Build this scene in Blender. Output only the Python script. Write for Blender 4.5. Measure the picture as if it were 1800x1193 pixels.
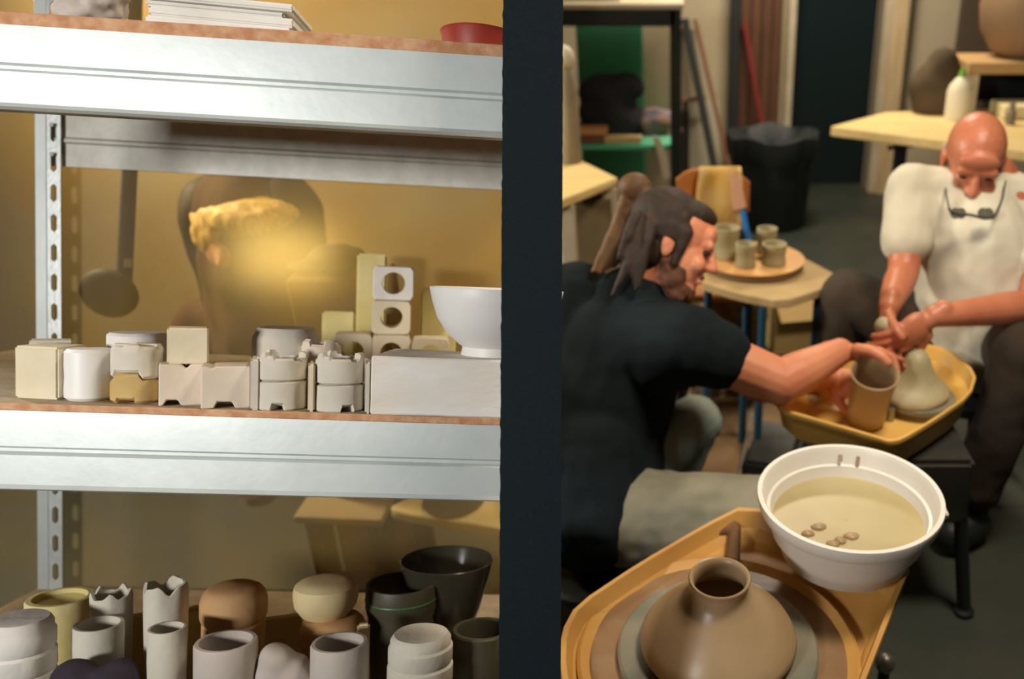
import bpy, bmesh, math, random
from mathutils import Vector, Matrix, noise
random.seed(7)
for o in list(bpy.data.objects): bpy.data.objects.remove(o)
SC = bpy.context.scene
COL = SC.collection
# ------------------------------------------------------------------ camera
FPX, PPX, PPY = 1490.0, 1200.0, 596.5
PITCH = math.radians(25)
CAM = Vector((0, 0, 1.55))
cd = bpy.data.cameras.new('camera'); co = bpy.data.objects.new('camera', cd); COL.objects.link(co)
co.location = CAM; co.rotation_euler = (math.pi/2 - PITCH, 0, 0)
cd.sensor_width = 36; cd.lens = FPX/1800*36; cd.shift_x = -(PPX-900)/1800; cd.clip_start = .02
cd.dof.use_dof = True; cd.dof.focus_distance = 1.16; cd.dof.aperture_fstop = 2.8
SC.camera = co
RC = Matrix.Rotation(math.pi/2 - PITCH, 3, 'X')
# ------------------------------------------------------------------ light
w = bpy.data.worlds.new('world'); SC.world = w; w.use_nodes = True
w.node_tree.nodes['Background'].inputs[0].default_value = (.55, .62, .7, 1)
w.node_tree.nodes['Background'].inputs[1].default_value = .05
def area(name, loc, target, sx, sy, power, col, spread=180):
    l = bpy.data.lights.new(name, 'AREA'); l.shape = 'RECTANGLE'; l.size = sx; l.size_y = sy
    l.energy = power; l.color = col; l.spread = math.radians(spread)
    o = bpy.data.objects.new(name, l); COL.objects.link(o); o.location = loc
    o.rotation_euler = (Vector(target)-Vector(loc)).to_track_quat('-Z', 'Y').to_euler()
    return o
area('ceiling_lamp_wheels', (.75, 1.35, 2.7), (.45, 1.75, .6), .5, .5, 25, (1, .87, .68), 130)
area('wall_lamp_rack', (-1.75, -1.2, 2.15), (-.75, 1.25, 1.15), .45, .3, 13.5, (1, .98, .94), 80)
area('figure_fill', (-2.3, 2.35, 1.75), (-.8, 2.5, 1.15), .35, .35, 62, (1, .93, .78), 170)  # added fill light for the figure and wall behind the amber sheet
area('ceiling_lamp_back', (.6, 4.4, 2.75), (.5, 4.6, .3), .9, .4, 66, (1, .87, .67), 160)
SC.view_settings.view_transform = 'Standard'; SC.view_settings.look = 'None'
SC.view_settings.gamma = 1; SC.view_settings.use_curve_mapping = False
SC.view_settings.exposure = 0.0
# ------------------------------------------------------------------ pixel to place
def V(x, y, z): return Vector((x, y, z))
def ray(px, py): return RC @ V((px-PPX)/FPX, (PPY-py)/FPX, -1)
def C(px, py, d): return CAM + ray(px, py)*d
def PZ(px, py, z):
    r = ray(px, py); return CAM + r*((z-CAM.z)/r.z)
def PY(px, py, Y):
    r = ray(px, py); return CAM + r*((Y-CAM.y)/r.y)
def CV(x, y, z): return RC @ V(x, y, z)          # camera axes to world axes
# ------------------------------------------------------------------ materials
def lin(c):
    return tuple(((v/255)/12.92 if v/255 <= .04045 else ((v/255+.055)/1.055)**2.4) for v in c)
MATS = {}
def mat(name, col, rough=.6, metal=0, col2=None, scale=8, bump=0, bscale=None, spec=.5, trans=0, stretch=None, emit=0, ior=1.45, detail=4):
    if name in MATS: return MATS[name]
    m = bpy.data.materials.new(name); m.use_nodes = True; nt = m.node_tree; b = nt.nodes['Principled BSDF']
    b.inputs['Base Color'].default_value = (*lin(col), 1)
    b.inputs['Roughness'].default_value = rough; b.inputs['Metallic'].default_value = metal
    b.inputs['Specular IOR Level'].default_value = spec; b.inputs['Transmission Weight'].default_value = trans
    b.inputs['IOR'].default_value = ior
    if col2 or bump:
        tc = nt.nodes.new('ShaderNodeTexCoord'); mp = nt.nodes.new('ShaderNodeMapping')
        nt.links.new(tc.outputs['Object'], mp.inputs[0])
        if stretch: mp.inputs['Scale'].default_value = stretch
    if col2:
        n = nt.nodes.new('ShaderNodeTexNoise'); n.inputs['Scale'].default_value = scale; n.inputs['Detail'].default_value = detail
        r = nt.nodes.new('ShaderNodeValToRGB'); r.color_ramp.elements[0].position = .35; r.color_ramp.elements[1].position = .68
        r.color_ramp.elements[0].color = (*lin(col), 1); r.color_ramp.elements[1].color = (*lin(col2), 1)
        nt.links.new(mp.outputs[0], n.inputs['Vector']); nt.links.new(n.outputs['Fac'], r.inputs[0])
        nt.links.new(r.outputs[0], b.inputs['Base Color'])
    if bump:
        n2 = nt.nodes.new('ShaderNodeTexNoise'); n2.inputs['Scale'].default_value = bscale or scale*4; n2.inputs['Detail'].default_value = 5
        bp = nt.nodes.new('ShaderNodeBump'); bp.inputs['Strength'].default_value = bump; bp.inputs['Distance'].default_value = .004
        nt.links.new(mp.outputs[0], n2.inputs['Vector']); nt.links.new(n2.outputs['Fac'], bp.inputs['Height']); nt.links.new(bp.outputs[0], b.inputs['Normal'])
    MATS[name] = m; return m
GALV = mat('galvanised_steel', (196, 203, 201), .42, .3, (206, 212, 210), 14, .04, 60)
GALV2 = mat('dull_galvanised_steel', (176, 176, 166), .5, .2, (192, 192, 184), 30, .1)
CHIP = mat('particle_board', (190, 132, 92), .8, 0, (214, 170, 132), 60, .3, 200)
DUSTTOP = mat('dusty_board_top', (158, 140, 116), .9, 0, (176, 160, 138), 25, .2, 120)
PLASTER = mat('white_plaster', (222, 216, 208), .85, 0, (236, 232, 226), 14, .25, 60)
PLASTER2 = mat('cream_plaster', (214, 200, 170), .85, 0, (226, 214, 188), 14, .25, 60)
PLASTER3 = mat('pinkish_plaster', (216, 198, 178), .85, 0, (226, 212, 196), 10, .25, 60)
PLASTERG = mat('grey_plaster', (204, 196, 180), .85, 0, (216, 210, 196), 12, .3, 60)
PORC = mat('white_porcelain', (236, 234, 230), .45, 0, (228, 224, 220), 6)
TANPL = mat('tan_plaster', (188, 156, 96), .8, 0, (206, 178, 122), 14, .25, 60)
TERRA = mat('pale_terracotta', (190, 142, 92), .75, 0, (206, 166, 120), 10, .2, 60)
YELP = mat('yellow_plaster_and_reflection', (216, 200, 132), .8, 0, (228, 214, 160), 12, .25, 60)  # also colours the yellow reflections of the hollow blocks
REDP = mat('red_plastic', (158, 52, 40), .5, 0, (170, 62, 48), 10)
FILMGAP = mat('film_gap_black', (30, 39, 42), .85, 0, (26, 36, 42), 200, .1, 400, spec=.1)  # dark tone of the film gap
DARKPOT = mat('dark_green_glaze', (62, 58, 44), .5, 0, (76, 70, 52), 12)
GREENLINE = mat('green_glaze_line', (62, 104, 62), .4)
SMOKE = mat('smoky_glass', (58, 56, 46), .2, 0, (72, 68, 54), 12, trans=.3)
BATIK = mat('dark_cloth', (38, 36, 42), .9, 0, (60, 48, 62), 20, .3)
LILAC = mat('lilac_white_cloth', (186, 174, 164), .9, 0, (200, 190, 182), 12, .3)
# ------------------------------------------------------------------ mesh building
class MB:
    def __init__(s): s.bm = bmesh.new()
    def box(s, c, size, R=None, bev=0, seg=1):
        M = Matrix.Translation(c) @ (R.to_4x4() if R else Matrix.Identity(4)) @ Matrix.Diagonal((*size, 1))
        r = bmesh.ops.create_cube(s.bm, size=1, matrix=M)
        if bev:
            es = list({e for v in r['verts'] for e in v.link_edges})
            bmesh.ops.bevel(s.bm, geom=es, offset=bev, segments=seg, affect='EDGES', clamp_overlap=True)
        return s
    def lathe(s, prof, n=40, M=None, mod=None, cap=True):
        M = M or Matrix.Identity(4); rings = []
        for i, (r, z) in enumerate(prof):
            ring = []
            for k in range(n):
                a = 2*math.pi*k/n; rr, zz = (r, z)
                if mod: rr, zz = mod(a, r, z, i)
                ring.append(s.bm.verts.new(M @ V(rr*math.cos(a), rr*math.sin(a), zz)))
            rings.append(ring)
        for a, b in zip(rings, rings[1:]):
            for k in range(n): s.bm.faces.new((a[k], a[(k+1) % n], b[(k+1) % n], b[k]))
        if cap:
            s.bm.faces.new(rings[0][::-1]); s.bm.faces.new(rings[-1])
        return s
    def tube(s, pts, rad, n=10, cap=True):
        pts = [Vector(p) for p in pts]
        if not hasattr(rad, '__len__'): rad = [rad]*len(pts)
        up = None; rings = []
        for i, p in enumerate(pts):
            t = (pts[min(i+1, len(pts)-1)] - pts[max(i-1, 0)]).normalized()
            if up is None: up = V(0, 0, 1) if abs(t.z) < .9 else V(1, 0, 0)
            x = (up - t*up.dot(t)).normalized(); y = t.cross(x); up = x
            rings.append([s.bm.verts.new(p + (x*math.cos(2*math.pi*k/n) + y*math.sin(2*math.pi*k/n))*rad[i]) for k in range(n)])
        for a, b in zip(rings, rings[1:]):
            for k in range(n): s.bm.faces.new((a[k], a[(k+1) % n], b[(k+1) % n], b[k]))
        if cap:
            s.bm.faces.new(rings[0][::-1]); s.bm.faces.new(rings[-1])
        return s
    def cap(s, p1, p2, r1, r2, n=16):
        p1, p2 = Vector(p1), Vector(p2); t = (p2-p1)
        if t.length < 1e-5: t = V(0, 0, 1e-4)
        t.normalize(); pts = []; rad = []
        for k in range(6):
            a = math.pi/2*(1-k/5); pts.append(p1 - t*r1*math.sin(a)); rad.append(max(r1*math.cos(a), r1*.02))
        for k in range(6):
            a = math.pi/2*k/5; pts.append(p2 + t*r2*math.sin(a)); rad.append(max(r2*math.cos(a), r2*.02))
        up = V(0, 0, 1) if abs(t.z) < .9 else V(1, 0, 0)
        x = (up - t*up.dot(t)).normalized(); y = t.cross(x); rings = []
        for p, r in zip(pts, rad):
            rings.append([s.bm.verts.new(p + (x*math.cos(2*math.pi*k/n)+y*math.sin(2*math.pi*k/n))*r) for k in range(n)])
        for a, b in zip(rings, rings[1:]):
            for k in range(n): s.bm.faces.new((a[k], a[(k+1) % n], b[(k+1) % n], b[k]))
        s.bm.faces.new(rings[0][::-1]); s.bm.faces.new(rings[-1]); return s
    def ell(s, c, r, R=None, sub=3):
        M = Matrix.Translation(c) @ (R.to_4x4() if R else Matrix.Identity(4)) @ Matrix.Diagonal((*r, 1))
        bmesh.ops.create_icosphere(s.bm, subdivisions=sub, radius=1, matrix=M); return s
    def prism(s, pts, off, bev=0):
        """pts: 3D polygon, off: extrusion vector"""
        a = [s.bm.verts.new(p) for p in pts]; b = [s.bm.verts.new(Vector(p)+off) for p in pts]
        fs = [s.bm.faces.new(a), s.bm.faces.new(b[::-1])]; n = len(a)
        for k in range(n): fs.append(s.bm.faces.new((a[k], b[k], b[(k+1) % n], a[(k+1) % n])))
        bmesh.ops.recalc_face_normals(s.bm, faces=fs)
        if bev:
            es = list({e for f in fs for e in f.edges})
            bmesh.ops.bevel(s.bm, geom=es, offset=bev, segments=1, affect='EDGES', clamp_overlap=True)
        return s
    def jit(s, amp, scale):
        s.bm.normal_update()
        for v in s.bm.verts:
            v.co += v.normal*amp*noise.noise(v.co*scale)
        return s
    def xf(s, M):
        for v in s.bm.verts: v.co = M @ v.co
        return s
def make(name, mb, m, parent=None, smooth=35, label=None):
    bm = mb.bm if isinstance(mb, MB) else mb
    bmesh.ops.recalc_face_normals(bm, faces=bm.faces)
    me = bpy.data.meshes.new(name); 
    vs = bm.verts
    if parent: base = parent.matrix_world.translation.copy()
    else:
        n = len(vs); base = V(sum(v.co.x for v in vs)/n, sum(v.co.y for v in vs)/n, min(v.co.z for v in vs))
    for v in vs: v.co -= base
    bm.to_mesh(me); bm.free(); me.shade_smooth()
    if smooth < 180: me.set_sharp_from_angle(angle=math.radians(smooth))
    me.materials.append(m)
    o = bpy.data.objects.new(name, me); COL.objects.link(o)
    if parent: o.parent = parent
    else: o.location = base; o.matrix_world = Matrix.Translation(base)
    if label: o['label'] = label
    return o
def sub(name, mb, m, part, **k):          # sub-part: child of a part that is itself a child of a thing
    root = part.parent
    o = make(name, mb, m, root, **k); o.parent = part; return o
def tag(o, label, cat, group=None):
    o['label'] = label; o['category'] = cat
    if group: o['group'] = group
    return o
def thing(name, label, cat, loc=(0, 0, 0), group=None):
    o = bpy.data.objects.new(name, None); COL.objects.link(o); o.empty_display_size = .05
    o.location = loc; o.matrix_world = Matrix.Translation(loc)
    return tag(o, label, cat, group)
def struct(name, mb, m, parent=None, **k):
    o = make(name, mb, m, parent, **k); o['kind'] = 'structure'; return o
def blob(mb, voxel=.006, smooth=4, amp=0, nscale=20, amp2=0, n2=50):
    """fuse overlapping closed shapes into one continuous skin"""
    me = bpy.data.meshes.new('t'); mb.bm.to_mesh(me); mb.bm.free()
    o = bpy.data.objects.new('t', me); COL.objects.link(o)
    r = o.modifiers.new('r', 'REMESH'); r.mode = 'VOXEL'; r.voxel_size = voxel
    if smooth:
        s = o.modifiers.new('s', 'SMOOTH'); s.iterations = smooth; s.factor = .5
    dg = bpy.context.evaluated_depsgraph_get(); ev = o.evaluated_get(dg); m2 = bpy.data.meshes.new_from_object(ev)
    out = MB(); out.bm.from_mesh(m2)
    bpy.data.objects.remove(o); bpy.data.meshes.remove(me); bpy.data.meshes.remove(m2)
    if amp: out.jit(amp, nscale)
    if amp2: out.jit(amp2, n2)
    return out
# ================================================================== THE ROOM
FLOORM = mat('dark_studio_floor', (40, 47, 42), .55, 0, (58, 60, 50), 3, .3, 30)
WALLM = mat('beige_wall', (176, 160, 132), .9, 0, (186, 172, 146), 3, .1)
CEILM = mat('ceiling_paint', (150, 145, 135), .9)
DARKW = mat('dark_side_wall', (70, 70, 66), .9)
JAMB = mat('pale_jamb_paint', (190, 178, 154), .7, 0, (176, 162, 136), 6)
POSTW = mat('tan_wood_post', (188, 160, 116), .7, 0, (206, 182, 144), 5, .1, stretch=(6, 6, .6))
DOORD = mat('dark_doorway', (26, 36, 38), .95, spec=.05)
YB = PZ(1550, 332, 0).y
b = MB(); b.box((0, 2.3, -.05), (6.4, 8, .1)); struct('floor', b, FLOORM)
b = MB(); b.box((0, 2.3, 2.95), (6.4, 8, .1)); struct('ceiling', b, CEILM)
b = MB(); b.box((-3.15, 2.3, 1.45), (.1, 8, 2.9)); struct('wall_left', b, DARKW)
b = MB(); b.box((3.15, 2.3, 1.45), (.1, 8, 2.9)); struct('wall_right', b, DARKW)
b = MB(); b.box((0, -1.65, 1.45), (6.4, .1, 2.9)); struct('wall_rear', b, DARKW)
dx0, dx1 = PY(1391, 150, YB).x, PY(1536, 150, YB).x
b = MB(); b.box(((-3.1+dx0)/2, YB+.05, 1.45), (dx0+3.1, .1, 2.9)); struct('wall_back', b, WALLM)
b = MB(); b.box(((3.1+dx1)/2, YB+.05, 1.45), (3.1-dx1, .1, 2.9)); struct('wall_back_east', b, WALLM)
b = MB(); b.box(((dx0+dx1)/2, YB+.05, 2.6), (dx1-dx0, .1, .6)); struct('wall_back_lintel', b, WALLM)
b = MB(); b.box(((dx0+dx1)/2, YB+.16, 1.15), (dx1-dx0+.3, .04, 2.3)); struct('doorway_dark_panel', b, DOORD)  # dark panel put in for the unlit space beyond the doorway
b = MB(); b.box((dx0-.025, YB-.02, 1.16), (.05, .14, 2.32), bev=.004); struct('trim_1', b, JAMB)
b = MB(); b.box((dx1+.085, YB-.04, 1.2), (.17, .16, 2.4), bev=.006); tr = struct('trim_2', b, JAMB)
b = MB(); b.box((dx1+.1, YB-.135, 1.2), (.1, .03, 2.4), bev=.004); struct('trim_3', b, POSTW)
# tan wall added behind the rack to give the amber sheet its tone
ADDEDW = mat('ochre_added_wall', (170, 154, 118), .9, 0, (160, 128, 72), 1.8, .1)
b = MB(); b.box((-1.85, 3.2, 1.45), (2.5, .08, 2.9)); struct('added_tan_wall', b, ADDEDW)
# ================================================================== THE RACK (left), tipped back on its heels
vp = V((1083-PPX)/FPX, (PPY-490)/FPX, -1).normalized()
rl = math.radians(2.6)
ex = V(math.cos(rl), -math.sin(rl), 0); ex = (ex - vp*ex.dot(vp)).normalized(); ez = ex.cross(vp)
SR = RC @ Matrix((ex, vp, ez)).transposed()           # shelf axes (right, back, up) -> world
S0 = C(440, 722, 1.10)                                # front top edge of the middle board
SM = Matrix.Translation(S0) @ SR.to_4x4(); SMI = SM.inverted()
def sray(px, py):
    return SMI @ CAM, SR.transposed() @ ray(px, py)
def SV(px, py, v):                                    # shelf coords where a pixel meets depth v
    o, d = sray(px, py); return o + d*((v-o.y)/d.y)
def SZ(px, py, z):
    o, d = sray(px, py); return o + d*((z-o.z)/d.z)
def spx(v, z, x=0):                                   # metres per pixel at a shelf point
    p = RC.transposed() @ (SM @ V(x, v, z) - CAM); return -p.z/FPX
ZT = SV(440, 48, 0).z                                 # top board level
ZM = 0.0
ZB = SV(440, 722+652, 0).z - .0                       # lower board, under the frame
DEP = .69
XR = SV(900, 480, 0).x
XL = SV(58, 400, .68).x
BEAMH = .103
def rack_front_profile(z):   # folded steel section: (depth, height) pairs
    return [(0, z), (0, z-.046), (.004, z-.049), (.004, z-.053), (-.001, z-.057), (-.001, z-BEAMH+.008), (-.004, z-BEAMH+.003), (.002, z-BEAMH), (.02, z-BEAMH)]
rack = thing('steel_rack', 'galvanised steel storage rack with particle board shelves, tipped slightly back', 'rack', SM @ V((XL+XR)/2, DEP, ZB-.35))
def strip(prof, x0, x1, th):
    b = MB(); n = len(prof); A = []; B = []
    for x in (x0, x1):
        A.append([b.bm.verts.new(SM @ V(x, p[0], p[1])) for p in prof])
        B.append([b.bm.verts.new(SM @ V(x, p[0]+th, p[1])) for p in prof])
    f = b.bm.faces.new
    for k in range(n-1):
        f((A[0][k], A[1][k], A[1][k+1], A[0][k+1])); f((B[0][k], B[0][k+1], B[1][k+1], B[1][k]))
    for i in (0, 1):
        for k in range(n-1): f((A[i][k], A[i][k+1], B[i][k+1], B[i][k]))
    for k in (0, n-1): f((A[0][k], A[1][k], B[1][k], B[0][k]))
    return b
BT = .015
for z in (ZT, ZM, ZB):
    t = .016 if z != ZM else .009
    make('beam', strip(rack_front_profile(z-t), XL, XR, .003), GALV, rack, smooth=25)
    rb = [(DEP, z-t), (DEP, z-t-.044), (DEP-.004, z-t-.049), (DEP-.004, z-t-.054), (DEP, z-t-.058), (DEP, z-t-BEAMH)]
    make('beam', strip(rb, SV(80, 250, DEP).x, XR, .004), GALV2, rack, smooth=25)
    b = MB(); b.box(((XL+XR)/2, DEP/2-.001, z-t/2), (XR-XL, DEP-.004, t), bev=.001); b.xf(SM)
    sb_ = make('shelf_board', b, CHIP, rack); sb_.data.materials.append(DUSTTOP); up_ = SR @ V(0, 0, 1)
    for f_ in sb_.data.polygons:
        if f_.normal.dot(up_) > .9: f_.material_index = 1
def slotted(x0, x1, z0, z1, v, pitch, slot_h, sx0, sx1, thick):
    """flat flange with a row of real elongated slots"""
    b = MB(); nz = int((z1-z0)/pitch)
    def q(pts):
        b.bm.faces.new([b.bm.verts.new(SM @ V(px, v, pz)) for px, pz in pts])
    for k in range(nz):
        a = z0+k*pitch; c = a+pitch; s0 = a+(pitch-slot_h)/2; s1 = s0+slot_h; e = (sx1-sx0)*.5; xm = (sx0+sx1)/2
        oct_ = [(xm, s0), (sx1, s0+e), (sx1, s1-e), (xm, s1), (sx0, s1-e), (sx0, s0+e)]
        q([(x0, a), (x1, a), (x1, s0+e), oct_[1], oct_[0], oct_[5], (x0, s0+e)])
        q([(x1, s0+e), (x1, s1-e), oct_[2], oct_[1]]); q([(x0, s0+e), oct_[5], oct_[4], (x0, s1-e)])
        q([(x0, s1-e), oct_[4], oct_[3], oct_[2], (x1, s1-e), (x1, c), (x0, c)])
    bmesh.ops.remove_doubles(b.bm, verts=b.bm.verts, dist=1e-5)
    r = bmesh.ops.extrude_face_region(b.bm, geom=list(b.bm.faces))
    off = SR @ V(0, thick, 0)
    for g in r['geom']:
        if isinstance(g, bmesh.types.BMVert): g.co += off
    return b
# rear left post: bright side flange and slotted front flange
pa, pb, pc = SV(62, 400, DEP-.01).x, SV(84, 400, DEP-.01).x, SV(108, 400, DEP-.01).x
POSTM = mat('post_steel', (196, 202, 202), .4, .45, (210, 214, 212), 30, .1)
pitch = (SV(90, 358, DEP).z - SV(86, 410, DEP).z)
z0 = ZB-.35
bb = slotted(pb, pc, z0, z0+int((ZT+.5-z0)/pitch)*pitch, DEP-.012, pitch, pitch*.62, pb+.007, pb+.0185, .003)
pst = make('post', bb, POSTM, rack, label='slotted rear upright')
b = MB(); b.box(((pa+pb)/2, DEP-.004, (ZT+.5+z0)/2), (pb-pa, .016, ZT+.5-z0), bev=.002); b.xf(SM)
sub('post_side', b, GALV, pst)
for zz in (ZT-.04, ZT-.098):
    b = MB(); b.lathe([(.004, 0), (.004, .003), (.002, .004)], 12, Matrix.Translation((pb+.014, DEP-.017, zz)) @ Matrix.Rotation(math.pi/2, 4, 'X')); b.xf(SM)
    make('bolt', b, GALV2, rack)
for x, v in ((XL+.02, .02), (XR-.015, DEP+.006)):
    b = MB(); b.box((x, v, (ZT+.5+z0)/2), (.03, .03, ZT+.5-z0), bev=.002); b.xf(SM)
    make('post', b, GALV2, rack)
# film gap between rack and studio, built as a solid dark board, rough left edge
b = MB(); n = 150; dP = 1.04
L = []; Rr = []
for k in range(n+1):
    py = -260 + k*(1193+520)/n
    L.append(C(884-7*py/1193 + 1.6*noise.noise(V(py*.06, 1, 0)) + 1.2*noise.noise(V(py*.3, 5, 0)), py, dP))
    Rr.append(C(990-4.5*py/1193 + .8*noise.noise(V(py*.1, 9, 0)), py, dP))
off = CV(0, 0, -1)*.05
dirL = (C(934, 596, 1)-CAM).normalized()*.045
va = [b.bm.verts.new(p) for p in L]; vb = [b.bm.verts.new(p) for p in Rr]
vc = [b.bm.verts.new(p+dirL) for p in L]; vd = [b.bm.verts.new(p+dirL) for p in Rr]
for k in range(n):
    b.bm.faces.new((va[k], va[k+1], vb[k+1], vb[k])); b.bm.faces.new((vc[k], vd[k], vd[k+1], vc[k+1]))
    b.bm.faces.new((va[k], vc[k], vc[k+1], va[k+1])); b.bm.faces.new((vb[k], vb[k+1], vd[k+1], vd[k]))
b.bm.faces.new((va[0], vb[0], vd[0], vc[0])); b.bm.faces.new((va[n], vc[n], vd[n], vb[n]))
tag(make('film_gap_board', b, FILMGAP), 'film gap built as a tall blue-black board with ragged edge between rack and studio', 'board')
# amber sheet closing the back of the rack
def sheet_mat():
    m = bpy.data.materials.new('amber_sheet'); m.use_nodes = True; nt = m.node_tree; nt.nodes.clear()
    out = nt.nodes.new('ShaderNodeOutputMaterial'); mx = nt.nodes.new('ShaderNodeMixShader'); mx2 = nt.nodes.new('ShaderNodeMixShader')
    rf = nt.nodes.new('ShaderNodeBsdfRefraction'); rf.inputs['Color'].default_value = (*lin((236, 222, 188)), 1); rf.inputs['Roughness'].default_value = .16; rf.inputs['IOR'].default_value = 1.03
    gl = nt.nodes.new('ShaderNodeBsdfGlossy'); gl.inputs['Color'].default_value = (*lin((230, 190, 100)), 1); gl.inputs['Roughness'].default_value = .16
    df = nt.nodes.new('ShaderNodeBsdfDiffuse')
    tc = nt.nodes.new('ShaderNodeTexCoord'); ns = nt.nodes.new('ShaderNodeTexNoise'); ns.inputs['Scale'].default_value = 3.2; ns.inputs['Detail'].default_value = 3
    rp = nt.nodes.new('ShaderNodeValToRGB'); rp.color_ramp.elements[0].position = .38; rp.color_ramp.elements[1].position = .66
    rp.color_ramp.elements[0].color = (*lin((166, 150, 120)), 1); rp.color_ramp.elements[1].color = (*lin((194, 160, 88)), 1)
    nt.links.new(tc.outputs['Object'], ns.inputs['Vector']); nt.links.new(ns.outputs['Fac'], rp.inputs[0]); nt.links.new(rp.outputs[0], df.inputs[0])
    mx.inputs[0].default_value = .30; mx2.inputs[0].default_value = .010
    nt.links.new(rf.outputs[0], mx.inputs[1]); nt.links.new(df.outputs[0], mx.inputs[2])
    nt.links.new(mx.outputs[0], mx2.inputs[1]); nt.links.new(gl.outputs[0], mx2.inputs[2]); nt.links.new(mx2.outputs[0], out.inputs[0])
    return m
AMB = sheet_mat()
b = MB(); zt = ZT+.45; zb = ZB-.1
XS = XL-.45
bs = [V(XS, DEP+.035, zb), V(XR-.012, DEP+.035, zb), V(XR-.012, DEP+.035, zt), V(XS, DEP+.035, zt)]
b.bm.faces.new([b.bm.verts.new(SM @ p) for p in bs])
tag(make('amber_sheet', b, AMB), 'glossy amber translucent sheet closing the back of the steel rack', 'plastic sheet')
# ------------------------------------------------------------------ helpers for things on the rack
def yawface(x, v):                                     # turn about the shelf's upright so a block faces the lens
    o, _ = sray(440, 600); d = V(x-o.x, v-o.y, 0); return math.atan2(-d.x, d.y)
def frame(px, v, z, yaw=None, y=700):
    x = SV(px, y, v).x
    a = yawface(x, v) if yaw is None else yaw
    return SM @ Matrix.Translation((x, v, z)) @ Matrix.Rotation(a, 4, 'Z')
def hgt(y0, y1, px, v): return SV(px, y0, v).z - SV(px, y1, v).z
def wid(x0, x1, y, v): return SV(x1, y, v).x - SV(x0, y, v).x
def onshelf(px, py, z): return max(SZ(px, py, z).y, .004)
def cyl_prof(r, h, ch=.003): return [(r-ch, 0), (r, ch), (r, h-ch), (r-ch, h)]
FRONT = -math.pi/2
def ang(a): return (a-FRONT+math.pi) % (2*math.pi) - math.pi
# ---- top board
def slab(px0, px1, y0, y1, v, z, dep, m, name, label, cat, group=None, jit=.001, yaw=None, bev=.003):
    F = frame((px0+px1)/2, v, z, yaw, y1); wdt = wid(px0, px1, y1, v); h = hgt(y0, y1, (px0+px1)/2, v)
    b = MB(); b.box((0, dep/2, h/2), (wdt, dep, h), bev=bev, seg=2)
    if jit:
        bmesh.ops.subdivide_edges(b.bm, edges=list(b.bm.edges), cuts=2, use_grid_fill=True); b.jit(jit, 60)
    b.xf(F); return tag(make(name, b, m), label, cat, group)
b = MB(); F = frame(165, .03, ZT, y=30)
b.ell((0, .05, .03), (.037, .05, .034)); b.ell((-.015, .05, .012), (.03, .045, .02)); b.ell((.015, .045, .05), (.025, .04, .03)); b.ell((.01, .05, .075), (.022, .03, .03))
b = blob(b, .003, 2, .006, 60); b.xf(F @ Matrix.Translation((0, 0, .005))); tag(make('plaster_lump', b, LILAC, smooth=180), 'crumpled off-white plaster lump at the left end of top board', 'plaster')
pS = [(257, 512, 36, 52, 0, 'bottom'), (262, 517, 19, 36, .002, 'second'), (256, 500, 8, 19, .006, 'third'), (256, 516, -6, 8, .0, 'fourth')]
zc = ZT
for i, (x0, x1, y0, y1, dv, wd) in enumerate(pS):
    hh = hgt(y0, y1, 390, .03)
    F = frame((x0+x1)/2, .022+dv, zc, .10, 40); b = MB(); b.box((0, .05, hh/2), (wid(x0, x1, 40, .02)*.97, .10, hh-.0006), bev=.0025, seg=2)
    b.xf(F); tag(make('plaster_slab', b, PLASTER), 'white plaster slab, %s of the stack on the top board' % (wd if i == 0 else wd+' from bottom'), 'plaster slab', 'plaster slabs stacked on the top board')
    zc += hh
b = MB(); F = frame(846, .09, ZT, 0, 60)
b.lathe([(.001, 0), (.046, 0), (.050, .002), (.053, .030), (.055, .033), (.050, .033), (.046, .004), (.001, .004)], 40, Matrix.Diagonal((1, 1.1, 1, 1)), cap=False); b.xf(F)
tag(make('red_tray', b, REDP), 'shallow red plastic tray on the top board by the dark film gap', 'tray')
# ---- middle board: things standing along its front
def block(px0, px1, y0, y1, m, name, label, cat, notch=None, dep=.055, bev=.0025, v=None, z=ZM, chip=None, group=None, yaw=None):
    cx = (px0+px1)/2; v = onshelf(cx, y1, ZM)+.0 if v is None else v
    F = frame(cx, v, z, yaw, y1); wdt = wid(px0, px1, y1, v); h = hgt(y0, y1, cx, v)
    x0, x1 = -wdt/2, wdt/2
    if notch:
        n0, n1, nh = notch; a = x0+n0*wdt; c = x0+n1*wdt; s = .004
        out = [(x0, 0), (a-s, 0), (a, nh), (c, nh), (c+s, 0), (x1, 0), (x1, h), (x0, h)]
        if chip: k0, k1, kd = chip; out = out[:-2]+[(x1, h), (x0+k1*wdt, h), (x0+(k0+k1)/2*wdt, h-kd), (x0+k0*wdt, h), (x0, h)]
        b = MB(); b.prism([V(p, 0, q) for p, q in out], V(0, dep, 0), bev=.0016)
    else:
        b = MB(); b.box((0, dep/2, h/2), (wdt, dep, h), bev=bev, seg=2)
    b.xf(F); o = make(name, b, m); tag(o, label, cat, group); return o, F, wdt, h, v
block(22, 104, 609, 701, PLASTER2, 'plaster_block', 'square cream plaster block at the left end of middle shelf', 'plaster block', yaw=-.1)
block(58, 124, 600, 690, PLASTERG, 'plaster_block', 'grey plaster block standing behind the square cream block', 'plaster block', v=.105, dep=.04)
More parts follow.
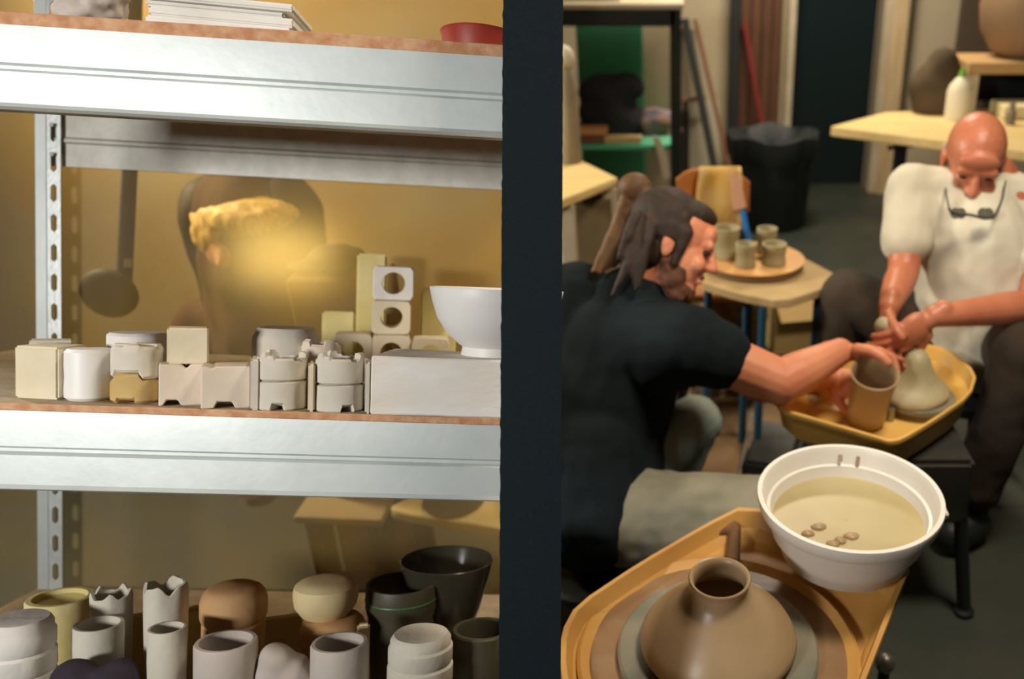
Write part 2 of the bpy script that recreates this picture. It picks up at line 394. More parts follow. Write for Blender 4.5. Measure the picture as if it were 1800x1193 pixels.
def round_pot(px0, px1, y0, y1, m, name, label, cat, v=None, z=None, ch=.004, hollow=False, mod=None, group=None, prof=None, n=48, zlev=ZM, jit=.0006, squash=1):
    cx = (px0+px1)/2; v = onshelf(cx, y1, zlev)+.0 if v is None else v
    r = wid(px0, px1, y1, v)/2; vc = v+r*squash; r = wid(px0, px1, (y0+y1)/2, vc)/2*.99
    F = frame(cx, vc, zlev if z is None else z, 0, (y0+y1)/2); h = hgt(y0, y1, cx, v) if z is None or True else 0
    if prof: pr = [(a*r, c*h) for a, c in prof]
    elif hollow: pr = [(r-ch, 0), (r, ch), (r, h*.33), (r, h*.6), (r, h-ch), (r-ch, h), (r*.8, h), (r*.78, h-.01), (r*.74, h*.25), (.001, h*.22)]
    else: pr = [(.001, 0), (r-ch, 0), (r, ch), (r, h*.2), (r, h*.45), (r, h*.7), (r, h-ch), (r-ch, h), (.001, h)]
    b = MB(); b.lathe(pr, n, mod=(lambda a, rr, zz, i: mod(a, rr, zz, i, r, h)) if mod else None, cap=False)
    if jit: b.jit(jit, 50)
    b.xf(F); o = make(name, b, m); tag(o, label, cat, group); return o, F, r, h, vc
round_pot(118, 195, 616, 707, PORC, 'plaster_cylinder', 'smooth bright white plaster cylinder beside the cream block', 'plaster cylinder')
def slot_mod(w=.28, hh=.10, off=0, top=None):
    def f(a, rr, zz, i, r, h):
        d = abs(ang(a)-off)
        if zz < .02*h+.004 and rr > r*.8 and d < w: zz += hh*h
        if top and zz > .9*h: zz += top(a)*h
        return rr, zz
    return f
def step_mod(a, rr, zz, i, r, h):
    d = abs(ang(a))
    if zz > .6*h: zz -= .22*h*min(1, max(0, (d-.55)/.12))
    if zz < .1*h and rr > .8*r and abs(d) < .42: zz += .13*h
    return rr, zz
o, F, r, h, v = round_pot(199, 283, 657, 711, TANPL, 'plaster_mould', 'tan stepped plaster mould with a slot at its foot', 'plaster mould', mod=step_mod, n=72)
def crown(a): return .06*(1 if math.sin(a*4+.7) > .1 else -.5)
hb0 = h
round_pot(200, 284, 611, 657, PLASTERG, 'plaster_mould', 'grey-white plaster mould sitting on the tan stepped mould', 'plaster mould', v=v-r, z=hb0+.0006, mod=lambda a, rr, zz, i, R, H: (rr, zz+(crown(a)*H if zz > .9*H else 0)-(.22*hb0*min(1, max(0, (abs(ang(a))-.55)/.12)) if zz < .15*H and rr > .5*R else 0)), n=72)
round_pot(193, 290, 586, 690, PLASTER, 'plaster_mould', 'taller white plaster cylinder behind the tan stepped mould', 'plaster mould', v=.115)
o, F, wdt, h, v = block(283, 354, 641, 713, PLASTER3, 'plaster_block', 'pinkish plaster block with chipped top and foot slot, cream box on top', 'plaster block', notch=(.18, .42, .008), chip=(.5, .72, .006))
block(297, 364, 577, 640, PLASTER2, 'plaster_box', 'small pale cream plaster box on the chipped pinkish block', 'plaster box', v=v+.012, z=h, dep=.045)
block(357, 437, 644, 718, PLASTER3, 'plaster_block', 'pinkish plaster block with a foot slot and nothing on it', 'plaster block', notch=(.33, .62, .009), chip=(.12, .3, .003))
def tier(a, rr, zz, i, r, h): return rr, zz
def two_tier(px0, px1, y0, ym, y1, m, label, slot_off, seed):
    cx = (px0+px1)/2; v = onshelf(cx, y1, ZM); r = wid(px0, px1, y1, v)/2; vc = v+r; r *= 1.04
    F = frame(cx, vc, ZM, 0, (y0+y1)/2); h1 = hgt(ym, y1, cx, v); h2 = hgt(y0, ym, cx, v)
    t = thing('plaster_mould', label, 'plaster mould', F.translation)
    def md(a, rr, zz, i):
        if zz < .004 and rr > r*.8 and abs(ang(a)-slot_off) < .26: zz += .009
        return rr, zz
    b = MB(); b.lathe([(.001, 0), (r-.002, 0), (r, .002), (r, .012), (r, h1*.5), (r, h1-.002), (r-.003, h1), (.001, h1)], 72, mod=md, cap=False); b.jit(.0006, 50); b.xf(F); make('lower_half', b, m, t)
    rs = random.Random(seed); ph = rs.random()*6
    def md2(a, rr, zz, i):
        if zz > h1+h2*.8: zz += .007*(1 if math.sin(3*a+ph) > .55 else 0) - .004*(1 if math.sin(5*a+ph) < -.7 else 0)
        return rr*.985, zz
    b = MB(); b.lathe([(.001, h1+.0006), (r-.003, h1+.0006), (r, h1+.003), (r, h1+h2*.5), (r, h1+h2-.003), (r-.003, h1+h2), (r*.72, h1+h2), (r*.68, h1+h2*.4), (.001, h1+h2*.4)], 72, mod=md2, cap=False); b.jit(.0006, 50); b.xf(F); make('upper_half', b, m, t)
    return F, r, h1+h2, vc
two_tier(452, 537, 632, 673, 724, PLASTERG, 'two-part greyish plaster mould with round chips, left of its pair', .25, 1)
two_tier(556, 638, 634, 680, 728, PLASTERG, 'two-part greyish plaster mould beside the long white plaster block', .62, 4)
block(440, 456, 632, 722, PLASTERG, 'plaster_strip', 'thin plaster strip upright beside the pinkish block', 'plaster strip', dep=.05)
block(541, 553, 640, 724, PLASTER2, 'plaster_strip', 'thin plaster strip between the two two-part moulds', 'plaster strip', dep=.05)
block(641, 652, 637, 728, PLASTERG, 'plaster_strip', 'thin plaster strip against the long white plaster block', 'plaster strip', dep=.05)
round_pot(446, 558, 568, 690, PLASTERG, 'plaster_mould', 'large plaster drum with sloping shoulders behind the two-part moulds', 'plaster mould', v=.11, prof=[(.001, 0), (.98, 0), (1, .02), (1, .5), (1, .84), (.97, .88), (.86, .985), (.82, 1), (.001, 1)])
round_pot(531, 598, 602, 700, PLASTER3, 'plaster_mould', 'plaster cup with two rounded knobs on its rim', 'plaster mould', v=.105, hollow=True, n=72, mod=lambda a, rr, zz, i, R, H: (rr, zz+(.09*H if zz > .9*H and (abs(ang(a)-.75) < .3 or abs(ang(a)+.6) < .3) else 0)))
round_pot(594, 662, 610, 680, PLASTERG, 'plaster_dome', 'low domed plaster mould behind the right two-part mould', 'plaster mould', v=.13, prof=[(.001, 0), (1, 0), (1, .62), (.96, .76), (.82, .89), (.55, .97), (.001, 1)])
LB = MB(); vL = onshelf(765, 735, ZM)
hL = hgt(633, 735, 765, vL); xl = SV(651, 690, vL).x; xr2 = XR-.004
LB.box(((xl+xr2)/2, vL+.06, hL/2), (xr2-xl, .12, hL), bev=.002); bmesh.ops.subdivide_edges(LB.bm, edges=list(LB.bm.edges), cuts=3, use_grid_fill=True); LB.jit(.0012, 40); LB.xf(SM)
tag(make('plaster_slab', LB, mat('stained_plaster', (234, 230, 224), .85, 0, (226, 214, 200), 9, .2, 60, stretch=(1, 1, 3), detail=2)), 'long white plaster block at the right end of middle shelf', 'plaster block')
# bowl on the long block
vb_ = vL+.07; rB = wid(757, 990, 520, vb_)/2; F = frame(873, vb_, hL, 0, 570)
hB = hgt(516, 633, 873, vb_); b = MB()
b.lathe([(.001, .004), (rB*.48, .004), (rB*.50, 0), (rB*.52, .001), (rB*.50, hB*.13), (rB*.56, hB*.17), (rB*.74, hB*.33), (rB*.88, hB*.55), (rB*.96, hB*.8), (rB, hB*.985), (rB*.995, hB), (rB*.97, hB), (rB*.93, hB*.8), (rB*.84, hB*.55), (rB*.68, hB*.35), (.001, hB*.2)], 64, cap=False)
b.xf(F); tag(make('porcelain_bowl', b, PORC), 'white porcelain footed bowl standing on the long plaster block', 'bowl')
# hollow blocks with round holes
def hole_block(px0, px1, y0, y1, v, zbase, label, m):
    cx = (px0+px1)/2; F = frame(cx, v, zbase, None, (y0+y1)/2); s = wid(px0, px1, (y0+y1)/2, v); h = hgt(y0, y1, cx, v); dep = s
    r = s*.285; N = 32; ch = s*.07; b = MB(); f = b.bm.faces.new
    def sq(a, k=1):
        ca, sa = math.cos(a), math.sin(a); m_ = max(abs(ca)/(s/2), abs(sa)/(h/2)); x, z = ca/m_, sa/m_
        lim = s/2+h/2-ch
        t = abs(x)+abs(z)
        if t > lim: x *= lim/t; z *= lim/t
        return x*k, z*k
    rows = []
    for (kind, y) in (('o', dep-.002), ('o', .003), ('i', 0), ('h', 0), ('h', dep)):
        ring = []
        for k in range(N):
            a = 2*math.pi*k/N
            if kind == 'o': x, z = sq(a)
            elif kind == 'i': x, z = sq(a, .95)
            else: x, z = r*math.cos(a), r*math.sin(a)
            ring.append(b.bm.verts.new(V(x, y, z+h/2)))
        rows.append(ring)
    rows.append(rows[0])
    for A, B in zip(rows, rows[1:]):
        for k in range(N): f((A[k], A[(k+1) % N], B[(k+1) % N], B[k]))
    b.xf(F); tag(make('hollow_block', b, m), label, 'hollow block', 'cube blocks with round holes'); return h
vT = .50
zb3 = ZM
h3 = hole_block(655, 721, 577, 640, vT, ZM, 'cube block with round hole, bottom of the column of three', PLASTER2)
h2_ = hole_block(655, 722, 517, 577, vT, ZM+h3+.0005, 'cube block with round hole, middle of the column of three', PLASTER2)
hole_block(657, 727, 457, 517, vT, ZM+h3+h2_+.001, 'whiter cube block with round hole, topmost of the column', PLASTER)
hole_block(588, 653, 577, 640, vT, ZM, 'cube block with round hole left of the three-block column', PLASTER2)
hole_block(724, 790, 580, 640, vT, ZM, 'cube block with round hole right of the column, beneath the bowl', PLASTER2)
def yblock(px0, px1, y0, y1, v, lab):  # yellow reflections of the hollow blocks, built as solid slabs
    F = frame((px0+px1)/2, v, ZM, None, y1); h = SV((px0+px1)/2, y0, v).z; s = wid(px0, px1, y0, v)
    b = MB(); b.box((0, .02, h/2), (s, .04, h), bev=.004, seg=2); b.xf(F); tag(make('block_reflection', b, YELP), lab, 'plaster block')
yblock(625, 676, 446, 640, .60, 'tall yellow reflection of the hollow blocks, built as a slab behind the column')
yblock(566, 622, 548, 640, .60, 'low yellow reflection left behind the hollow blocks, built as a slab')
yblock(737, 800, 507, 640, .60, 'yellow block reflection between hollow blocks and the bowl, built as a slab')
# ---- lower board
def lp(px0, px1, y0, v, m, name, label, cat, prof, n=44, mod=None, zb=None, ybot=None, group=None, jit=.0006):
    cx = (px0+px1)/2; r = wid(px0, px1, y0+15, v)/2; z1 = SV(cx, y0, v-r*.3).z
    zb = ZB if zb is None else zb
    h = z1-zb; F = frame(cx, v, zb, 0, y0); b = MB()
    b.lathe([(a*r, c if c >= 0 and False else c*h) for a, c in prof], n, mod=(lambda a, rr, zz, i: mod(a, rr, zz, i, r, h)) if mod else None, cap=False)
    if jit: b.jit(jit, 40)
    b.xf(F); ob = tag(make(name, b, m), label, cat, group)
    if 'green line' in label:
        b = MB(); b.lathe([(r*1.005, h*.865), (r*1.02, h*.87), (r*1.02, h*.878), (r*1.005, h*.885)], n, F, cap=False); make('glaze_line', b, GREENLINE, ob, label='thin green glaze line')
    return h, r, zb+h
CUP = [(.001, 0), (.86, 0), (.9, .03), (.95, .4), (1, .75), (1, .985), (.96, 1), (.84, 1), (.8, .97), (.76, .6), (.001, .55)]
LID = [(.001, 0), (.84, 0), (.88, .03), (.93, .5), (.95, .66), (.95, .735), (.90, .75), (.97, .77), (1, .80), (1, .90), (.95, .945), (.84, .98), (.7, 1), (.001, 1)]
RIDGE = [(.001, 0), (.95, 0), (1, .05), (1, .6), (.94, .62), (1, .645), (1, .76), (.93, .78), (.98, .80), (.98, .9), (.92, .92), (.92, .96), (.84, .99), (.8, 1), (.001, 1)]
lp(-22, 92, 1092, .06, PLASTER, 'ridged_pot', 'off-white ridged pot at bottom left of the lower shelf', 'pot', RIDGE)
lp(52, 160, 1054, .22, YELP, 'wide_bowl', 'pale yellow wide pot beside the slotted upright', 'pot', [(.001, 0), (.7, 0), (.75, .1), (.9, .7), (1, .9), (1, .98), (.96, 1), (.8, 1), (.75, .96), (.001, .9)])
def crownm(k, amp, ph=0): return lambda a, rr, zz, i, r, h: (rr, zz+(amp*r*(math.sin(k*a+ph)+.4*math.sin(2*k*a)) if zz > .96*h else 0))
_, _, zt1 = lp(133, 214, 1100, .10, PLASTERG, 'clay_cup', 'grey clay cup carrying a smaller frilled cup', 'cup', CUP)
lp(162, 230, 1045, .16, PLASTERG, 'frilled_cup', 'small grey cup with a white frilled rim', 'cup', CUP, mod=crownm(5, .16, 1))
lp(256, 328, 1032, .14, PLASTERG, 'frilled_cup', 'tall narrow cup with a white scalloped rim', 'cup', CUP, mod=crownm(4, .2, 2))
lp(262, 326, 1106, .05, PLASTERG, 'clay_cup', 'narrow grey cup in front of the scalloped cup', 'cup', CUP)
lp(356, 467, 1036, .16, TERRA, 'lidded_pot', 'tan lidded clay pot, left of the two on lower shelf', 'pot', LID)
lp(345, 450, 1132, .04, LILAC, 'clay_cup', 'pale lilac-grey cup below the left tan lidded pot', 'cup', CUP)
h_, r_, zt2 = lp(530, 641, 1088, .17, TERRA, 'clay_pot', 'tan clay pot supporting the cream-lidded pot', 'pot', LID)
CREAM = mat('cream_lid', (222, 206, 160), .7, 0, (206, 176, 124), 8)
lp(518, 629, 1024, .175, CREAM, 'lidded_pot', 'round pot with cream lid stacked on a tan pot', 'pot', [(.001, 0), (.72, 0), (.8, .1), (.95, .3), (1, .55), (1, .7), (.96, .85), (.8, .95), (.5, 1), (.001, 1)], zb=zt2+.0005)
lp(548, 646, 1134, .04, LILAC, 'white_cup', 'lilac-white cup in front of the tan pot stack', 'cup', CUP)
lp(683, 797, 1119, .05, PLASTERG, 'ridged_cup', 'white ridged round mould at the lower right of the shelf', 'cup', RIDGE)
lp(645, 768, 1030, .24, DARKPOT, 'dark_bowl_stack', 'dark olive pot with a thin green line', 'pot', [(.001, 0), (.8, 0), (.85, .3), (.95, .6), (.9, .7), (1, .8), (1, .98), (.97, 1), (.9, 1), (.86, .96), (.001, .85)])
h_, r_, z_ = lp(706, 866, 990, .30, SMOKE, 'smoky_bowl', 'big dark smoky bowl holding pale scraps', 'bowl', [(.001, .3), (.4, .3), (.5, .34), (.75, .6), (.95, .9), (1, .99), (.98, 1), (.94, .97), (.74, .7), (.001, .6)], zb=ZB)
F = frame(790, .29, ZB, 0, 1030)
b = MB()
for k in range(5): b.ell((-.035+.018*k, .0+.006*(k % 2), h_*.80), (.016, .02, .008))
b = blob(b, .004, 2, .003, 60); b.xf(F); tag(make('clay_scraps', b, CREAM, smooth=180), 'pale clay scraps lying in the smoky bowl', 'clay')
lp(795, 900, 1110, .12, DARKPOT, 'dark_pot', 'very dark pot half hidden by the film gap board', 'pot', CUP)
def stick(px0, px1, y0, v, m, label, dep=.012):
    F = frame((px0+px1)/2, v, ZB, None, y0); h = SV((px0+px1)/2, y0, v).z-ZB; s = wid(px0, px1, y0, v)
    b = MB(); b.box((0, dep/2, h/2), (s, dep, h), bev=.003, seg=2); b.jit(.001, 30); b.xf(F); tag(make('plaster_bar', b, m), label, 'plaster bar')
stick(214, 252, 1082, .2, CREAM, 'cream plaster bar upright behind the grey cups')
stick(328, 352, 1070, .2, YELP, 'yellowish plaster bar right of the scalloped cup', .02)
stick(455, 528, 1088, .24, YELP, 'wide yellow plaster bar between the two lidded pots', .02)
stick(628, 650, 1098, .11, CREAM, 'narrow cream bar right of the tan pot stack')
b = MB(); F = frame(488, .03, ZB, 0, 1150); hz = SV(488, 1136, .03).z-ZB
b.cap((-.012, .02, .02), (-.010, .02, hz-.03), .030, .026); b.cap((.02, .02, .02), (.015, .02, hz-.05), .034, .026); b.cap((-.014, .02, hz-.04), (.028, .02, hz-.06), .024, .02)
b = blob(b, .005, 3, .008, 30); b.xf(F); tag(make('cloth_bundle', b, LILAC, smooth=180), 'crumpled lilac-white cloth bundle between the cups on lower shelf', 'cloth')
b = MB(); b.cap((-.05, -.015, .02), (-.05, -.015, SV(230, 1175, 0).z-ZB-.03), .035, .03); b.cap((.0, -.012, .02), (.0, -.012, SV(230, 1180, 0).z-ZB-.03), .035, .03)
b = blob(b, .006, 3, .006, 30); b.xf(frame(215, .045, ZB, 0, 1180)); tag(make('dark_rag', b, BATIK, smooth=180), 'dark rag at the bottom edge below the grey cups', 'rag')
# ---- reflections in the back of the rack, built as things behind the sheet
DKB = mat('dark_brown_iron', (48, 40, 30), .7, 0, (58, 46, 34), 10)
def B2(px, py, d=2.02): return C(px, py, d)
t = thing('reflected_pan', 'reflection of a dark round pan on a rod, built behind the amber sheet', 'pan', B2(200, 570))  # reflected dark shape, modelled as a pan on a rod
b = MB(); b.ell(B2(196, 515), (.068, .03, .062)); make('bowl', b, DKB, t)
b = MB(); b.tube([B2(222, 500), B2(232, 300), B2(240, 60), B2(244, -120)], .017); make('rod', b, DKB, t)
b = MB(); b.tube([B2(228, 470, 1.99), B2(229, 455, 1.99)], .008); make('glint_clip', b, mat('polished_steel', (230, 226, 210), .2, .9), t)
BLOND = mat('blond_hair', (240, 210, 130), .45, 0, (206, 156, 72), 30, .4, 80, stretch=(5, 5, .6))
SKINP = mat('fair_skin', (206, 150, 112), .55, 0, (196, 134, 98), 8)
JACK = mat('brown_jacket', (74, 48, 36), .9, 0, (88, 60, 44), 10, .3)
pd = 2.36
t = thing('person', 'reflection of a blond long-haired person in brown jacket, built behind the amber sheet', 'person', V(C(430, 600, pd).x, C(430, 600, pd).y, 0))  # mirror image of a person, modelled as a body behind the sheet
hc = C(425, 425, pd); b = MB()
b.ell(hc, (.085, .1, .125)); b.cap(hc+V(0, 0, -.08), hc+V(.01, .03, -.25), .055, .06)
pel = V(hc.x+.02, hc.y+.06, .85); ch_ = hc+V(.02, .05, -.34)
b.cap(ch_, pel, .14, .13); b.cap(ch_+V(-.2, 0, .06), ch_+V(.2, 0, .06), .07, .07)
for s in (-1, 1):
    b.cap(ch_+V(s*.2, 0, .05), ch_+V(s*.25, 0, -.25), .055, .045); b.cap(ch_+V(s*.25, 0, -.25), ch_+V(s*.18, -.05, -.48), .045, .035)
    hp = ch_+V(s*.17, -.06, -.53); b.ell(hp, (.035, .02, .045))
    for k in range(4): b.cap(hp+V((k-1.5)*.017, 0, -.03), hp+V((k-1.5)*.019, -.012, -.1+.01*abs(k-1.5)), .009, .008)
    b.cap(hp+V(-s*.03, 0, 0), hp+V(-s*.05, -.02, -.05), .010, .009)
    b.cap(pel+V(s*.09, 0, -.02), V(pel.x+s*.1, pel.y, .45), .085, .06); b.cap(V(pel.x+s*.1, pel.y, .45), V(pel.x+s*.1, pel.y+.02, .08), .055, .04)
    b.cap(V(pel.x+s*.1, pel.y+.02, .045), V(pel.x+s*.11, pel.y-.14, .04), .042, .038)
b.cap(hc+V(0, -.1, .0), hc+V(0, -.115, -.03), .011, .015)
for s in (-1, 1): b.ell(hc+V(s*.085, 0, -.01), (.012, .02, .03))
make('body', blob(b, .012, 3), SKINP, t, smooth=180)
b = MB(); b.cap(ch_+V(0, 0, .02), pel, .165, .155); b.cap(ch_+V(-.2, 0, .06), ch_+V(.2, 0, .06), .09, .09)
for s in (-1, 1): b.cap(ch_+V(s*.2, 0, .05), ch_+V(s*.25, 0, -.25), .075, .062); b.cap(ch_+V(s*.25, 0, -.25), ch_+V(s*.19, -.045, -.45), .062, .05)
make('jacket', blob(b, .014, 3, .01, 12), JACK, t, smooth=180)
b = MB()
for s in (-1, 1): b.cap(pel+V(s*.09, 0, .02), V(pel.x+s*.1, pel.y, .45), .105, .078); b.cap(V(pel.x+s*.1, pel.y, .45), V(pel.x+s*.1, pel.y+.02, .1), .072, .06)
make('trousers', blob(b, .014, 3, .008, 12), DKB, t, smooth=180)
b = MB(); b.ell(hc+V(0, .025, .035), (.125, .12, .12)); b.ell(hc+V(.06, -.02, .085), (.13, .1, .055))
for k in range(26):
    a = math.pi*(.02+k/25*1.0)-.0; q = hc+V(.105*math.cos(a), .02+.09*math.sin(a), .03)
    b.cap(q, q+V(.05*math.cos(a)+random.uniform(-.03, .03), .02, -.22-.1*random.random()), .03, .014, 10)
make('hair', blob(b, .009, 1, .006, 40), BLOND, t, smooth=180)
b = MB(); pc_ = C(590, 560, 1.97); top = C(590, 487, 1.97).z
b.box((pc_.x, pc_.y+.085, top/2), (.22, .12, top), bev=.006); tag(make('reflected_ledge', b, mat('brown_cabinet', (130, 100, 70), .8, 0, (144, 112, 80), 4)), 'reflected brown band built as a cabinet behind the amber sheet, under the cap', 'cabinet')  # solid block for the reflected band under the cap
t = thing('reflected_cap', 'reflection of a dark cap shape, built behind the amber sheet', 'cap', V(pc_.x, pc_.y+.07, top))  # reflected dark shape, modelled as a cap
b = MB(); b.ell(V(pc_.x-.01, pc_.y+.09, top+.030), (.068, .055, .032)); make('crown', blob(b, .006, 2, .005, 30), DKB, t, smooth=180)
b = MB(); b.ell(V(pc_.x-.075, pc_.y+.085, top+.013), (.05, .04, .009)); make('peak', b, DKB, t, smooth=180)
# reflected pale board, built as a table behind the sheet, lower bay
PALE = mat('pale_plywood', (216, 198, 140), .7, 0, (226, 210, 160), 4, .1, stretch=(1, 8, 8))
zq = .27
t = thing('work_table', 'reflection of a pale board with dark disc, built as a table behind the lower sheet', 'table', V(PZ(700, 900, zq).x, PZ(700, 900, zq).y, 0))
pp_ = [PZ(x, y, zq) for x, y in ((688, 886), (720, 872), (880, 842), (905, 845), (905, 932), (872, 925), (720, 902), (690, 895))]
b = MB(); b.prism(pp_, V(0, 0, -.03), bev=.004); tt = make('table_top', b, PALE, t)
b = MB(); q = PZ(800, 878, zq)
b.lathe([(.075, .0005), (.078, .006), (.07, .008)], 40, Matrix.Translation(q)); sub('disc', b, DKB, tt)
for x, y in ((740, 893), (890, 865), (890, 915)):
    q = PZ(x, y, zq); b = MB(); b.box((q.x, q.y, (zq-.03)/2), (.04, .04, zq-.03), bev=.003); make('leg', b, DKB, t)
b = MB(); q0, q1 = PZ(518, 905, .25), PZ(672, 912, .25); b.prism([q0, q1, q1+V(0, .12, 0), q0+V(0, .12, 0)], V(0, 0, -.022), bev=.003)
t = thing('reflected_bench', 'reflection of a narrow grey-tan board left of the pale one, built as a bench behind the sheet', 'bench', V(q0.x, q0.y, 0))  # second board reflection, modelled as a bench
make('bench_top', b, mat('greytan_wood', (170, 150, 116), .7), t)
for q in (q0+V(.03, .06, 0), q1+V(-.03, .06, 0)):
    b = MB(); b.box((q.x, q.y, .114), (.035, .08, .228), bev=.003); make('leg', b, DKB, t)
#PART2
# ================================================================== THE STUDIO (right)
YEL = mat('yellow_plastic_pan', (214, 164, 76), .5, 0, (222, 180, 98), 5, .05)
TANPAN = mat('tan_plastic_pan', (206, 158, 84), .5, 0, (186, 134, 68), 4, .05)
SLIP = mat('brown_wet_slip', (128, 98, 70), .35, 0, (150, 120, 88), 8, .2)
WETG = mat('grey_wet_slip', (112, 112, 98), .25, 0, (140, 132, 112), 9, .2)
CLAY = mat('wet_grey_clay', (158, 146, 112), .5, 0, (176, 166, 132), 8, .15)
CLAYB = mat('wet_buff_clay', (160, 132, 100), .35, 0, (172, 148, 114), 6, .1)
DRYC = mat('greenish_dry_clay', (150, 138, 102), .7, 0, (166, 154, 120), 12, .15)
BLK = mat('black_metal', (34, 38, 40), .5, .2)
DARKM = mat('dark_machine_paint', (44, 44, 42), .5, 0, (58, 56, 50), 8)
STEEL = mat('worn_steel', (150, 146, 134), .4, .7)
WHITEP = mat('white_bucket_plastic', (232, 228, 220), .4, 0, (226, 220, 210), 5)
SLURRY = mat('pale_slurry', (172, 156, 112), .35, 0, (182, 168, 126), 5)
DUSTY = mat('dusty_board', (160, 132, 88), .8, 0, (178, 152, 108), 6, .2)
BATW = mat('orange_bat_wood', (206, 152, 92), .6, 0, (216, 168, 108), 5, stretch=(1, 6, 6))
BLUEL = mat('blue_leg_paint', (34, 70, 92), .5)
SKIN = mat('warm_skin', (214, 140, 104), .5, 0, (202, 122, 88), 9, .1)
SKIN2 = mat('tanned_skin', (190, 118, 86), .42, 0, (178, 100, 72), 9, .1)
WSHIRT = mat('white_cotton', (208, 200, 180), .9, 0, (198, 190, 170), 10, .15, 200)
BSHIRT = mat('black_cotton', (28, 34, 37), .95, 0, (23, 29, 32), 12, .2, 200, spec=.1)
JEANS = mat('pale_blue_jeans', (134, 150, 144), .9, 0, (150, 152, 136), 9, .2, 150)
JEANG = mat('grey_jeans', (122, 118, 100), .9, 0, (136, 130, 110), 9, .2, 150)  # greyer tone, near leg only
TROUS = mat('brown_trousers', (48, 39, 29), .95, 0, (60, 48, 35), 6, .2, 100)
HAIRB = mat('brown_hair', (38, 26, 18), .7, 0, (54, 36, 24), 30, .3, 90)
HAIRL = mat('light_brown_hair', (108, 76, 46), .6, 0, (84, 58, 36), 30, .3, 90)
BEARD = mat('grey_white_beard', (182, 166, 142), .9, 0, (150, 130, 106), 30, .4, 90)
EYEM = mat('eye_dark', (40, 28, 22), .3)
# ---- splash pans
def loft(rows):
    b = MB(); rs = [[b.bm.verts.new(p) for p in r] for r in rows]; n = len(rs[0])
    for A, B in zip(rs, rs[1:]):
        for k in range(n): b.bm.faces.new((A[k], A[(k+1) % n], B[(k+1) % n], B[k]))
    b.bm.faces.new(rs[0][::-1]); b.bm.faces.new(rs[-1]); return b
def smooth_poly(pts, it=2):
    for _ in range(it):
        q = []
        for k in range(len(pts)):
            a, c = pts[k], pts[(k+1) % len(pts)]; q += [a*.8+c*.2, a*.2+c*.8]
        pts = q
    return pts
def pan_rows(rim, z, depth, slope_in=.93, slope_out=.86, lip=.012, zout=None):
    c = sum(rim, V(0, 0, 0))/len(rim)
    def ring(k, zz): return [V(c.x+(p.x-c.x)*k, c.y+(p.y-c.y)*k, zz) for p in rim]
    zo = depth+.012
    return [ring(slope_out-.03, z-zo), ring(slope_out, z-zo+.006), ring(.985, z-.014), ring(1.0, z-.012), ring(1.005, z-.004), ring(.998, z), ring(.965, z), ring(.955, z-.006), ring(slope_in-.03, z-depth+.006), ring(slope_in-.05, z-depth)], c
def wheel_stand(t, c, ztop, bw, bd, legs):
    b = MB(); b.box((c.x, c.y, ztop-.09), (bw, bd, .18), bev=.012, seg=2); bd_ = make('motor_box', b, DARKM, t)
    b = MB(); b.lathe([(.012, -.02), (.012, .05)], 16, Matrix.Translation((c.x, c.y, ztop))); sub('shaft', b, STEEL, bd_)
    for lx, ly in legs:
        b = MB(); b.tube([V(c.x+lx*.8, c.y+ly*.8, ztop-.15), V(c.x+lx, c.y+ly, .012)], .018, 10); l = make('leg', b, BLK, t)
        b = MB(); b.lathe([(.026, 0), (.026, .012), (.018, .02)], 14, Matrix.Translation((c.x+lx, c.y+ly, 0))); sub('foot', b, BLK, l)
# far wheel
zA = .555
rimA = smooth_poly([PZ(x, y, zA) for x, y in ((1345, 712), (1400, 655), (1500, 618), (1590, 597), (1668, 612), (1718, 655), (1706, 694), (1642, 738), (1585, 772), (1562, 776), (1540, 768))], 1)
rows, cA = pan_rows(rimA, zA, .085, .93, .80)
wA = thing('pottery_wheel', 'potter\'s wheel with bright yellow pan between the two men', 'pottery wheel', V(cA.x, cA.y, 0))
make('splash_pan', loft(rows), YEL, wA, smooth=40)
hA = PZ(1612, 692, zA-.05)
b = MB(); b.lathe([(.001, -.012), (.094, -.012), (.096, -.008), (.096, 0), (.094, .002), (.001, .002)], 48, Matrix.Translation(V(hA.x, hA.y, zA-.052)), cap=False)
make('wheel_head', b, WETG, wA)
wheel_stand(wA, V(cA.x, cA.y, 0), zA-.10, .34, .34, ((-.2, -.17), (.2, -.17), (.2, .2), (-.2, .2)))
b = MB(); zz = zA-.05
b.lathe([(.001, 0), (.088, 0), (.092, .008), (.088, .02), (.07, .034), (.055, .05), (.042, .075), (.034, .1), (.026, .118), (.012, .125), (.001, .126)], 48, Matrix.Translation(V(hA.x-.012, hA.y, zz)), mod=lambda a, r, z, i: (r*(1+.05*math.sin(2*a+z*40)), z), cap=False)
b.jit(.004, 25); tag(make('clay_mound', b, CLAY, smooth=180), 'cone of wet grey-green clay centred on the far wheel', 'clay')
# tall clay cup in the pan
q = PZ(1519, 738, zA-.083)+V(0, -.012, .016)
MQ = Matrix.Translation(q) @ Matrix.Rotation(.30, 4, 'X')
b = MB(); hcup = .152
b.lathe([(.001, 0), (.044, 0), (.048, .004), (.049, .05), (.051, .1), (.056, hcup-.006), (.0575, hcup), (.054, hcup+.002), (.050, hcup-.006), (.046, .1), (.043, .03), (.001, .025)], 48, MQ, mod=lambda a, r, z, i: (r*(1+.012*math.sin(z*260)), z), cap=False)
tag(make('clay_cup', b, CLAYB, smooth=60), 'tall freshly thrown clay cup the long-haired man reaches into', 'clay cup')
b = MB(); b.ell(PZ(1424, 706, zA-.083)+V(0, 0, .014), (.03, .024, .018)); b.ell(PZ(1412, 708, zA-.083)+V(0, 0, .01), (.02, .02, .013)); b = blob(b, .004, 2, .004, 40)
tag(make('clay_lump', b, CLAY, smooth=180), 'small grey clay lump at the left of the yellow pan', 'clay')
